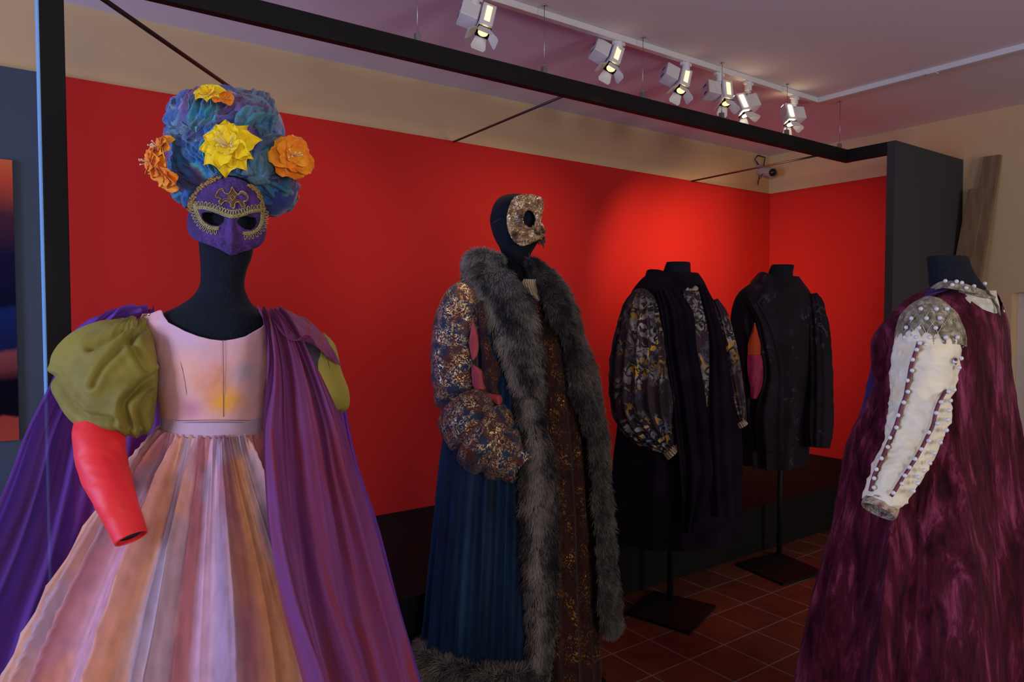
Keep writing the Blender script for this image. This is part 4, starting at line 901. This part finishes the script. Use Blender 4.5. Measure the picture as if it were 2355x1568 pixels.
P = strip([(655, 1606, 1622), (700, 1616, 1640), (766, 1630, 1664), (850, 1632, 1680), (950, 1628, 1694), (1050, 1632, 1696), (1186, 1640, 1700)], R3, .024, 120, 40, .01)
gridmesh('coat_front', disp(P, -mapfold(P, 2, .014, 2., .8, 1.3)), wool, C3, thick=.006)
P = patch([[(1489, 622, 3.62), (1500, 620, 3.50), (1530, 626, 3.42), (1566, 656, 3.38)], [(1484, 640, 3.62), (1494, 640, 3.46), (1526, 650, 3.38), (1568, 676, 3.345)], [(1478, 655, 3.6), (1490, 658, 3.42), (1516, 668, 3.36), (1562, 688, 3.32)]], 30, 60)
gridmesh('collar', P, wool, C3, thick=.008)
splash = flecked('splashed_cloth', [C_(14, 8, 12), C_(34, 20, 28), C_(52, 34, 44), C_(22, 22, 30)], [C_(120, 116, 112), C_(150, 146, 140), C_(190, 146, 50), C_(90, 100, 120)], scale=6, fscale=15, thr=.485, rough=.7, frough=.55, mask_scale=5, mask_lo=.45, bump=.8, dist=3.2)
P, th = tube([(1482, 668, 3.36, 8), (1478, 678, 3.355, 24), (1475, 700, 3.35, 37), (1472, 735, 3.34, 46), (1471, 780, 3.33, 56), (1470, 832, 3.32, 63), (1473, 890, 3.31, 68), (1479, 935, 3.30, 68), (1492, 972, 3.29, 58), (1513, 1003, 3.28, 40), (1532, 1024, 3.27, 24), (1541, 1034, 3.265, 17)], 180, 180)
tt = np.linspace(0, 1, 180)[:, None]; P = disp(P, (pleat(th[None, :] * 8 + .6 * np.sin(tt * 6), .75) * (.011 * np.sin(tt * math.pi) + .003) + aniso(P, 60, 12, 12, 4, 2) * .003) * sgn_out(P), True)
sp = gridmesh('sleeve', P, splash, C3, closed=True, capt=True); tag(sp, 'puffed sleeve splashed with grey, white and yellow paint')
def ruffle_cuff(path, parent, mat, k=9, amp=.004):
    P, th = tube(path, 14, 120); return gridmesh('cuff', disp(P, (pleat(th[None, :] * k, .9) * amp + 0 * P[..., 0]) * sgn_out(P), True), mat, parent, closed=True, thick=.003)
ruffle_cuff([(1538, 1030, 3.265, 17), (1545, 1038, 3.262, 19), (1550, 1043, 3.26, 20)], C3, linen)
P, th = tube([(1640, 690, 3.46, 10), (1652, 725, 3.45, 20), (1664, 780, 3.44, 24), (1676, 840, 3.43, 25), (1688, 900, 3.42, 22), (1698, 945, 3.41, 17), (1706, 972, 3.40, 10)], 110, 90)
P = disp(P, pleat(th[None, :] * 7 + 0 * P[..., 0], .8) * .004 * sgn_out(P), True); sp = gridmesh('sleeve', P, splash, C3, closed=True, capt=True, capb=True)
ruffle_cuff([(1702, 968, 3.40, 10), (1709, 980, 3.398, 11)], C3, linen, 7, .003)
T3 = thing('splashed_tunic', (p3[0], p3[1], .6), 'narrow paint-splashed tunic front under the long black coat', 'tunic')
P = strip([(668, 1570, 1614), (700, 1576, 1622), (740, 1582, 1630), (800, 1590, 1632), (860, 1606, 1632), (935, 1616, 1628)], R3, .016, 80, 40, .004)
gridmesh('tunic_front', P, splash, T3, thick=.003)
P, th = tube([(1566, 652, 3.40, 6), (1576, 666, 3.375, 8), (1590, 672, 3.37, 8), (1602, 662, 3.39, 7)], 60, 24)
P = disp(P, pleat(np.linspace(0, 1, 60)[:, None] * 30 + 0 * P[..., 0], .9) * .003 * sgn_out(P), True); gridmesh('ruffled_collar', P, linen, T3, closed=True, capt=True, capb=True)

# ================================================================== COSTUME 4: dark coat in the corner
D4 = 4.22
p4 = on(1792, 1281, 2, 0)
m4 = mannequin(p4, 'headless black mannequin on a pole in the corner, under the short dark coat', [
    (609, 1775, 1826, D4, .055), (614, 1772, 1826, D4, .06), (632, 1765, 1824, D4, .065), (655, 1755, 1835, D4, .08), (680, 1720, 1865, D4, .11), (800, 1735, 1850, D4, .13), (1000, 1735, 1840, D4, .13)], 70,
    base_pts=[fp(1691, 1300), fp(1800, 1347), fp(1898, 1320), fp(1790, 1273)])
C4 = thing('dark_coat', (p4[0], p4[1], .6), 'short dark purple-black coat with a slit showing a pink and orange sleeve', 'coat')
R4 = [(636, 1748, 1838, D4, .10), (650, 1728, 1848, D4, .13), (672, 1698, 1862, D4, .17), (703, 1682, 1872, D4, .19), (746, 1676, 1880, D4, .21), (800, 1676, 1884, D4, .22), (862, 1680, 1886, D4, .23), (930, 1690, 1874, D4, .235), (1000, 1704, 1856, D4, .24), (1040, 1710, 1852, D4, .245), (1062, 1714, 1850, D4, .245)]
wool4 = flecked('worn_dark_wool', [(.003, .0015, .004, 1), (.007, .003, .007, 1), (.016, .006, .018, 1)], [(.008, .008, .010, 1), (.05, .055, .07, 1)], scale=5, fscale=22, thr=.56, rough=.8, frough=.5, mask_scale=4.5, mask_lo=.54, bump=.5, sheen=.03)
P, th = loft(R4, 140, 280); tt = np.linspace(0, 1, 140)[:, None]
P = disp(P, (pleat(th[None, :] * 5.5 + .7 * np.sin(th[None, :] * 3), .9) * .022 * np.clip((tt - .1) * 1.6, 0, 1)) * sgn_out(P), True); gridmesh('coat_body', P, wool4, C4, closed=True, capt=True)
P = patch([[(1745, 628, 4.32), (1757, 626, 4.18), (1785, 640, 4.12), (1806, 660, 4.10)], [(1726, 650, 4.32), (1742, 648, 4.14), (1772, 660, 4.07), (1802, 684, 4.05)]], 20, 50); gridmesh('collar', P, wool4, C4, thick=.008)
P, th = tube([(1868, 676, 4.16, 8), (1873, 700, 4.15, 18), (1880, 760, 4.13, 24), (1884, 850, 4.10, 27), (1884, 930, 4.08, 29), (1882, 990, 4.06, 29), (1881, 1028, 4.05, 24)], 110, 90)
P = disp(P, (pleat(th[None, :] * 6 + 0 * P[..., 0], .8) * .004 + aniso(P, 10, 6, 20, 2, 2) * .004) * sgn_out(P), True); gridmesh('sleeve', P, wool4, C4, closed=True, capt=True, capb=True)
P = strip([(690, 1712, 1740), (740, 1738, 1768), (800, 1748, 1790), (860, 1756, 1800), (915, 1744, 1800), (960, 1735, 1800), (1040, 1740, 1800)], R4, .03, 90, 40, .012); gridmesh('sleeve_flap', disp(P, -mapfold(P, 1.6, .012, 1., .8, 1.3)), wool4, C4, thick=.006)
M = cloth('orange_pink_silk', [C_(120, 24, 50), C_(160, 40, 74)], 12, rough=.6, bump=.2, bscale=60)
ss = lens('slit_sleeve', [(742, 1734, 1737), (765, 1728, 1743), (790, 1720, 1749), (816, 1719, 1750)], cloth('orange_silk_dark', [C_(150, 50, 20), C_(180, 66, 24)], 12, rough=.7, bump=.2), C4, 3.975, .012)
ss = lens('slit_sleeve', [(816, 1718, 1751), (840, 1718, 1755), (865, 1720, 1757), (885, 1724, 1754), (905, 1726, 1746), (917, 1727, 1740)], M, C4, 3.972, .018)

# ================================================================== COSTUME 5: velvet gown at the right
D5 = 1.95
f5 = at(2205, 900, D5)
m5 = mannequin(f5, 'headless dark blue mannequin wearing the crimson velvet gown', [
    (590, 2133, 2226, D5, .048), (594, 2131, 2229, D5, .052), (620, 2133, 2238, D5, .055), (645, 2135, 2254, D5, .062), (665, 2136, 2270, D5, .075), (690, 2120, 2284, D5, .09), (730, 2100, 2295, D5, .11), (850, 2110, 2290, D5, .12), (1050, 2120, 2290, D5, .13)], 80)
m5.children[0].data.materials[0] = cloth('navy_jersey', [(.008, .014, .028, 1), (.012, .022, .045, 1)], 200, rough=.9, sheen=.04, bump=.2, bscale=500, spec=.06)
G5 = thing('velvet_gown', (f5[0], f5[1], .05), 'crimson crushed velvet gown reaching out of the frame at the right', 'dress')
M, nt, b = new_mat('crushed_velvet')
tc = nt.nodes.new('ShaderNodeTexCoord'); mp = nt.nodes.new('ShaderNodeMapping'); mp.inputs['Scale'].default_value = (20, 20, 3.2)
n1 = nt.nodes.new('ShaderNodeTexNoise'); n1.inputs['Scale'].default_value = 1.3; n1.inputs['Detail'].default_value = 9; n1.inputs['Roughness'].default_value = .68; n1.inputs['Distortion'].default_value = .45
r1 = nt.nodes.new('ShaderNodeValToRGB'); e = r1.color_ramp.elements; e[0].position = .38; e[0].color = (.022, .002, .006, 1); e[1].position = .70; e[1].color = (.30, .05, .11, 1); e.new(.53).color = (.075, .007, .018, 1)
nt.links.new(tc.outputs['Object'], mp.inputs[0]); nt.links.new(mp.outputs[0], n1.inputs['Vector']); nt.links.new(n1.outputs['Fac'], r1.inputs[0]); nt.links.new(r1.outputs[0], b.inputs['Base Color'])
b.inputs['Roughness'].default_value = .5; b.inputs['Sheen Weight'].default_value = .08; b.inputs['Sheen Tint'].default_value = (1, .35, .6, 1); b.inputs['Sheen Roughness'].default_value = .35; b.inputs['Specular IOR Level'].default_value = .06
bp = nt.nodes.new('ShaderNodeBump'); bp.inputs['Strength'].default_value = .9; bp.inputs['Distance'].default_value = .02; nt.links.new(n1.outputs['Fac'], bp.inputs['Height']); nt.links.new(bp.outputs[0], b.inputs['Normal'])
crim = M
R5 = [(668, 2142, 2287, D5, .085), (690, 2108, 2300, D5, .115), (740, 2066, 2316, D5, .15), (798, 2028, 2322, D5, .17), (843, 2014, 2326, D5, .18), (888, 2014, 2332, D5, .185), (945, 1990, 2340, D5, .20), (1023, 1956, 2352, D5, .23), (1138, 1938, 2372, D5, .27), (1228, 1924, 2390, D5, .30), (1363, 1892, 2415, D5, .34), (1492, 1866, 2440, D5, .37), (1600, 1842, 2460, D5, .39), (1880, 1790, 2490, D5, .43)]
fR5 = rows_fn(R5); nv, sg = 260, 560; th = np.linspace(0, 2 * math.pi, sg, endpoint=False); P = np.zeros((nv, sg, 3))
nk = np.array([(2100, 700), (2130, 682), (2152, 668), (2180, 664), (2205, 672), (2225, 692), (2250, 712), (2275, 722), (2290, 716), (2300, 690)])
T_ = np.linspace(0, 1, nv) ** 1.15
RR = cr(np.array(R5), 400, 0)
def fR(v): return [np.interp(v, RR[:, 0], RR[:, k]) for k in range(1, 5)]
for i, t in enumerate(th):
    c0 = 2200 + 98 * math.cos(t); vt = np.interp(c0, nk[:, 0], nk[:, 1]) if math.sin(t) > 0 else 672
    for j in range(nv):
        v = vt + (1880 - vt) * T_[j]; a, b_, d, h = fR(v); c = (a + b_) / 2; cc = at(c, v, d); e_ = at(b_, v, d)
        P[j, i] = cc + RT * math.cos(t) * np.linalg.norm(e_ - cc) - facing(cc) * h * math.sin(t)
tt = T_[:, None]; X = th[None, :] + .1 * vnoise(np.stack([np.cos(th)[None, :] * 2 + 0 * tt, np.sin(th)[None, :] * 2 + 0 * tt, 2 * tt + 0 * th[None, :]], -1))
fo = (pleat(X * 6.5 + 1.3 * np.sin(X * 2.1) + .4, .8) * .032 + pleat(X * 15 + 1.5 * np.sin(X * 4), .9) * .004) * np.clip((tt - .08) * 1.8, 0, 1) + aniso(P, 68, 3, 12, 4, 3) * .004
P = disp(P, fo * sgn_out(P), True); gridmesh('gown_body', P, crim, G5, closed=True)
# turned-back front edge: a roll of velvet along the left silhouette, indigo mantle behind
crim2 = crim.copy(); crim2.name = 'crushed_velvet_lining'
path = [(2142, 674, 1.88, 10), (2100, 702, 1.86, 16), (2062, 742, 1.85, 22), (2036, 790, 1.85, 26), (2030, 840, 1.86, 24), (2032, 885, 1.87, 18), (2014, 935, 1.88, 18), (1986, 985, 1.89, 18), (1968, 1040, 1.90, 17), (1956, 1140, 1.90, 16), (1940, 1240, 1.90, 15), (1910, 1363, 1.90, 15), (1882, 1490, 1.90, 14), (1856, 1600, 1.9, 14), (1810, 1860, 1.9, 14)]
P, th = tube(path, 260, 60); P = disp(P, (aniso(P, 30, 14, 30, 6, 3) * .006) * sgn_out(P), True); gridmesh('turned_edge', P, crim2, G5, closed=True, capt=True, capb=True)
indigo = cloth('indigo_velvet', [(.012, .006, .04, 1), (.04, .02, .10, 1)], 14, vec=(2, 2, .6), rough=.55, sheen=.1, sheen_tint=(.4, .35, .9, 1), bump=.3, bscale=50)
P = patch([[(2198, 664, 1.86), (2150, 664, 1.86), (2110, 684, 1.88)], [(2150, 676, 1.84), (2098, 700, 1.86), (2078, 712, 1.9)], [(2092, 716, 1.84), (2054, 740, 1.87), (2040, 752, 1.92)], [(2050, 770, 1.85), (2020, 792, 1.88), (2010, 800, 1.94)], [(2030, 840, 1.87), (2010, 845, 1.90), (2003, 850, 1.96)], [(2020, 900, 1.88), (1998, 905, 1.92), (1990, 915, 1.98)], [(1990, 960, 1.9), (1978, 965, 1.94), (1970, 975, 2.0)], [(1970, 1050, 1.92), (1956, 1050, 1.96), (1948, 1055, 2.02)]], 120, 30)
gridmesh('mantle', disp(P, aniso(P, 60, 5, 20, 3, 2) * .004), indigo, G5, thick=.004)
# silver collar, bodice panel
silver = cloth('silver_lace', [C_(84, 76, 52), C_(140, 130, 98), C_(190, 182, 150)], 60, rough=.4, sheen=.2, bump=1., bscale=150, metal=.35)
silk = cloth('ivory_silk', [C_(200, 194, 168), C_(222, 214, 186), C_(226, 212, 168)], 10, rough=.55, sheen=.2, bump=.3, bscale=40)
SC = thing('silver_chemise', (f5[0], f5[1] + .01, 1.0), 'ivory silk sleeve and pearl-sewn silver lace collar under the velvet gown', 'blouse')
P = patch([[(2136, 664, 1.895), (2165, 648, 1.86), (2200, 648, 1.84), (2240, 660, 1.85), (2275, 674, 1.90)], [(2134, 672, 1.875), (2165, 662, 1.84), (2200, 666, 1.82), (2240, 674, 1.835), (2290, 684, 1.89)]], 16, 90)
gridmesh('lace_collar', P, silver, SC, thick=.003)
P = strip([(668, 2210, 2290), (682, 2216, 2293), (694, 2226, 2296), (706, 2242, 2298), (716, 2260, 2299), (724, 2276, 2300)], R5, .004, 30, 50)
gridmesh('bodice_panel', disp(P, aniso(P, 60, 12, 30, 3, 2) * .002), cloth('ivory_damask', [C_(170, 168, 150), C_(214, 208, 190)], 40, rough=.5, bump=.6, bscale=120), SC, thick=.003)
gq = front(R5, .012)
MB().wire([at(u, v, gq(u, v)) for u, v in ((2206, 669), (2235, 675), (2262, 681), (2286, 686))], .004, 8).wire([at(u, v, gq(min(u, 2290), v)) for u, v in ((2268, 664), (2284, 688), (2294, 706), (2298, 722))], .0035, 8).build('silver_cord', silver, SC, smooth=True)
# shoulder cap
P, th = tube([(2148, 692, 1.77, 8), (2144, 700, 1.765, 30), (2140, 718, 1.76, 50), (2137, 745, 1.755, 62), (2138, 775, 1.75, 67), (2140, 800, 1.745, 66)], 90, 160)
tt = np.linspace(0, 1, 90)[:, None]; P = disp(P, (aniso(P, 45, 24, 24, 3, 2) * .003 + pleat(th[None, :] * 10, 1.) * .004 * tt) * sgn_out(P), True)
cap = gridmesh('shoulder_cap', P, silver, SC, closed=True, capt=True)
Pc = P.copy()
# sleeve
P, th = tube([(2136, 770, 1.75, 58), (2132, 800, 1.745, 62), (2127, 836, 1.74, 63), (2121, 881, 1.735, 60), (2116, 939, 1.725, 58), (2101, 997, 1.71, 54), (2077, 1055, 1.695, 47), (2053, 1102, 1.68, 43), (2036, 1140, 1.67, 37), (2026, 1163, 1.665, 33)], 240, 150)
tt = np.linspace(0, 1, 240)[:, None]; e = aniso(P + .01 * np.stack([vnoise(P * 25 + 9 * k) for k in range(3)], -1), -8, 8, 26, 3, 2) * .0075 + aniso(P, 24, 10, 34, 7, 2) * .0035 + aniso(P, -35, 12, 26, 12, 2) * .0035
P = disp(P, e * sgn_out(P), True); Ps = P
slv = gridmesh('sleeve', P, silk, SC, closed=True, capt=True); tag(slv, 'ivory silk sleeve laced with crimson ribbon')
P, th = tube([(2031, 1150, 1.667, 35), (2026, 1163, 1.664, 37), (2020, 1176, 1.66, 36)], 20, 120); P = disp(P, aniso(P, 0, 30, 30, 3, 2) * .003 * sgn_out(P), True)
gridmesh('cuff', P, cloth('lace_cuff', [C_(120, 60, 70), C_(176, 160, 130), C_(190, 178, 150)], 70, rough=.5, bump=1., bscale=160, metal=.2), SC, closed=True, thick=.003)
pearl = MB().ball((0, 0, 0), .0052, 12, 9).build('pearl', plain('pearl', (.62, .60, .60, 1), .15, spec=.8), slv, smooth=True)
rib = plain('crimson_ribbon', (.12, .012, .03, 1), .5)
def onto(P, pts, out):
    U, V = pxof(P); z = (P - CP) @ F0; N = normals(P, True) * sgn_out(P); facing = (N @ F0) < .15; r_ = []
    for u, v in pts:
        dd = (U - u) ** 2 + (V - v) ** 2 + np.where(facing, 0, 1e6); k = np.unravel_index(np.argmin(dd), dd.shape); r_.append(P[k] + N[k] * out)
    return np.array(r_)
first = True
for li_, line in enumerate(([(2113, 783), (2106, 812), (2094, 850), (2086, 892), (2076, 935), (2062, 985), (2046, 1020), (2028, 1065), (2012, 1100), (2004, 1135)], [(2192, 822), (2182, 856), (2166, 900), (2150, 940), (2140, 980), (2124, 1012), (2106, 1046), (2084, 1080), (2064, 1110), (2044, 1145)], [(2200, 815), (2188, 862), (2180, 920), (2172, 965), (2150, 1020), (2122, 1070), (2100, 1100), (2084, 1135)])):
    C = cr(np.array(line, float), 46, 0); Q = onto(Ps, C, .0065)
    for _ in range(2): Q = (np.vstack([Q[:1], Q[:-1]]) + Q + np.vstack([Q[1:], Q[-1:]])) / 3
    Q = Q - F0 * .003
    if li_ < 2: MB().wire(Q, .0042, 6).build('ribbon', rib, slv, smooth=True)
    for k in range(1, 46, 3):
        if first: pearl.location = Vector(Q[k] - F0 * .005) - wpar(slv); first = False
        else: inst(pearl, slv, Q[k] - F0 * .005 + RT * random.uniform(-.006, .006))
lat = MB(); U, V = pxof(Pc)
pc = None
for a in range(-3, 6):
    for s_ in (1, -1):
        line = [(2138 + (a * 26 - 20) * 1. + s_ * (v - 745) * .62, v) for v in np.linspace(702, 806, 16)]
        line = [q for q in line if abs(q[0] - 2139) < np.interp(q[1], [700, 720, 750, 806], [20, 46, 60, 64])]
        if len(line) > 3: lat.wire(onto(Pc, line, .0012), .0009, 5)
lat.build('silver_lattice', plain('silver_thread', (.5, .48, .40, 1), .35, metal=.8), cap, smooth=True)
grid_ = [(2138 + x, y) for y, xs in ((712, (-18, 12, 36)), (733, (-40, -8, 24, 48)), (754, (-54, -22, 10, 40, 60)), (776, (-60, -30, 2, 34, 58)), (797, (-48, -14, 20, 50, 64))) for x in xs]
for q in onto(Pc, grid_, .004): inst(pearl, cap, q - F0 * .002)
for u, v, d in ((2174, 646, 1.845), (2200, 647, 1.832), (2212, 650, 1.832), (2190, 655, 1.83), (2240, 658, 1.842), (2265, 652, 1.87), (2222, 662, 1.825), (2306, 716, 1.92), (2308, 734, 1.92), (2309, 752, 1.92), (2311, 770, 1.92), (2312, 788, 1.92)): inst(pearl, SC, at(u, v, d))

# ================================================================== wall details
o = MB().box((.1125, 2.556, 0), (.1160, 2.70, 2.545)).build('lit_face_strip', plain('painted_blue_light', C_(120, 170, 205), .5), fr); tag(o, 'pale blue strip imitating light on the side of the post')  # blue light on the post's left face, put in as a pale coloured strip
# stage photograph on the slate backdrop (far left)
pa = on(38, 1010, 1, 3.775); xr = .062
pd_ = recenter(MB().box((xr - .95, 3.7605, .905), (xr, 3.7795, 2.115)).build('stage_photograph', None))
M, nt, b = new_mat('stage_print'); tc = nt.nodes.new('ShaderNodeTexCoord'); sx = nt.nodes.new('ShaderNodeSeparateXYZ'); nt.links.new(tc.outputs['Generated'], sx.inputs[0])
nz = nt.nodes.new('ShaderNodeTexNoise'); nz.inputs['Scale'].default_value = 5; nz.inputs['Detail'].default_value = 4; nt.links.new(tc.outputs['Generated'], nz.inputs['Vector'])
ma = nt.nodes.new('ShaderNodeMath'); ma.operation = 'MULTIPLY_ADD'; ma.inputs[1].default_value = .10; nt.links.new(nz.outputs['Fac'], ma.inputs[0]); nt.links.new(sx.outputs['Z'], ma.inputs[2])
sb = nt.nodes.new('ShaderNodeMath'); sb.operation = 'SUBTRACT'; sb.inputs[1].default_value = .05; nt.links.new(ma.outputs[0], sb.inputs[0])
r1 = nt.nodes.new('ShaderNodeValToRGB'); e = r1.color_ramp.elements; pos = [(0, (.35, .05, .03)), (.075, (.3, .045, .03)), (.085, (.006, .004, .008)), (.22, (.006, .004, .01)), (.26, (.14, .03, .03)), (.315, (.2, .05, .05)), (.33, (.01, .012, .05)), (.47, (.01, .02, .09)), (.49, (.006, .006, .02)), (.66, (.01, .008, .03)), (.80, (.06, .02, .03)), (.92, (.45, .06, .03)), (1, (.55, .12, .04))]
while len(e) < len(pos): e.new(.5)
for k, (q, c) in enumerate(pos): e[k].position = q; e[k].color = c + (1,)
nt.links.new(sb.outputs[0], r1.inputs[0]); nt.links.new(r1.outputs[0], b.inputs['Base Color']); b.inputs['Roughness'].default_value = .9; b.inputs['Specular IOR Level'].default_value = 0
pd_.data.materials.clear(); pd_.data.materials.append(M)
tag(pd_, 'stage photograph in red and black with a blue patch, on the slate backdrop', 'picture')
# leaning boards by the right wall
def board(u0, v0, u1, v1, wd, xx, mat, label):
    a = on(u0, v0, 0, xx); b_ = on(u1, v1, 0, xx); dr = b_ - a; dr /= abs(dr[2]); bot = a + dr * (a[2] - .001)
    lean = np.array([-.30, 0, 0]); bot = bot + lean
    ax = np.array([0, -1., 0]) * wd / 2; L_ = a - bot; n_ = np.cross(L_, ax); n_ /= np.linalg.norm(n_); n_ *= .016
    top = a + ax; q = bot + ax; q[2] = 0.02
    o = recenter(MB().obox((top + q) / 2, ax, n_, (top - q) / 2).build('timber_board', mat, bevel=.002)); tag(o, label, 'board', 'boards leaning against the right wall'); return o
wood = cloth('stained_wood', [C_(112, 88, 64), C_(136, 108, 80)], 6, vec=(6, 6, .5), rough=.6, sheen=0, bump=.2, bscale=30)
board(2264, 362, 2240, 587, .10, 5.54, wood, 'taller brown wooden board leaning against the right wall')
board(2229, 437, 2209, 587, .11, 5.50, wood, 'shorter brown wooden board leaning beside the taller one')
# security camera in the corner
q = on(1762, 372, 1, 3.74); t = thing('security_camera', (q[0], 3.79, 2.62), 'small grey security camera with cables in the corner under the ceiling', 'camera')
MB().cyl((q[0], 3.819, 2.72), (q[0], 3.79, 2.72), .045, n=20).cyl((q[0], 3.79, 2.72), (q[0], 3.73, 2.70), .014, n=12).build('mount', plain('grey_plastic', C_(150, 140, 140), .5), t, smooth=False)
MB().cyl((q[0], 3.78, 2.70), (q[0] - .03, 3.66, 2.665), .042, n=20).build('housing', plain('grey_plastic_b', C_(160, 150, 150), .5), t)
MB().ball((q[0] - .033, 3.652, 2.663), .034, 16, 12).build('lens', plain('black_glass', (.01, .01, .012, 1), .12), t, smooth=True)
MB().wire([(q[0] + .01, 3.80, 2.73), (q[0] - .09, 3.79, 2.79), (q[0] - .03, 3.80, 2.835), (q[0] + .07, 3.80, 2.83), (q[0] + .05, 3.80, 2.74)], .006, 6).wire([(q[0] - .04, 3.74, 2.67), (q[0] - .09, 3.76, 2.60), (q[0] - .07, 3.77, 2.57), (q[0] - .04, 3.78, 2.66)], .003, 6).build('cable', plain('black_cable', (.02, .02, .025, 1), .5), t, smooth=True)
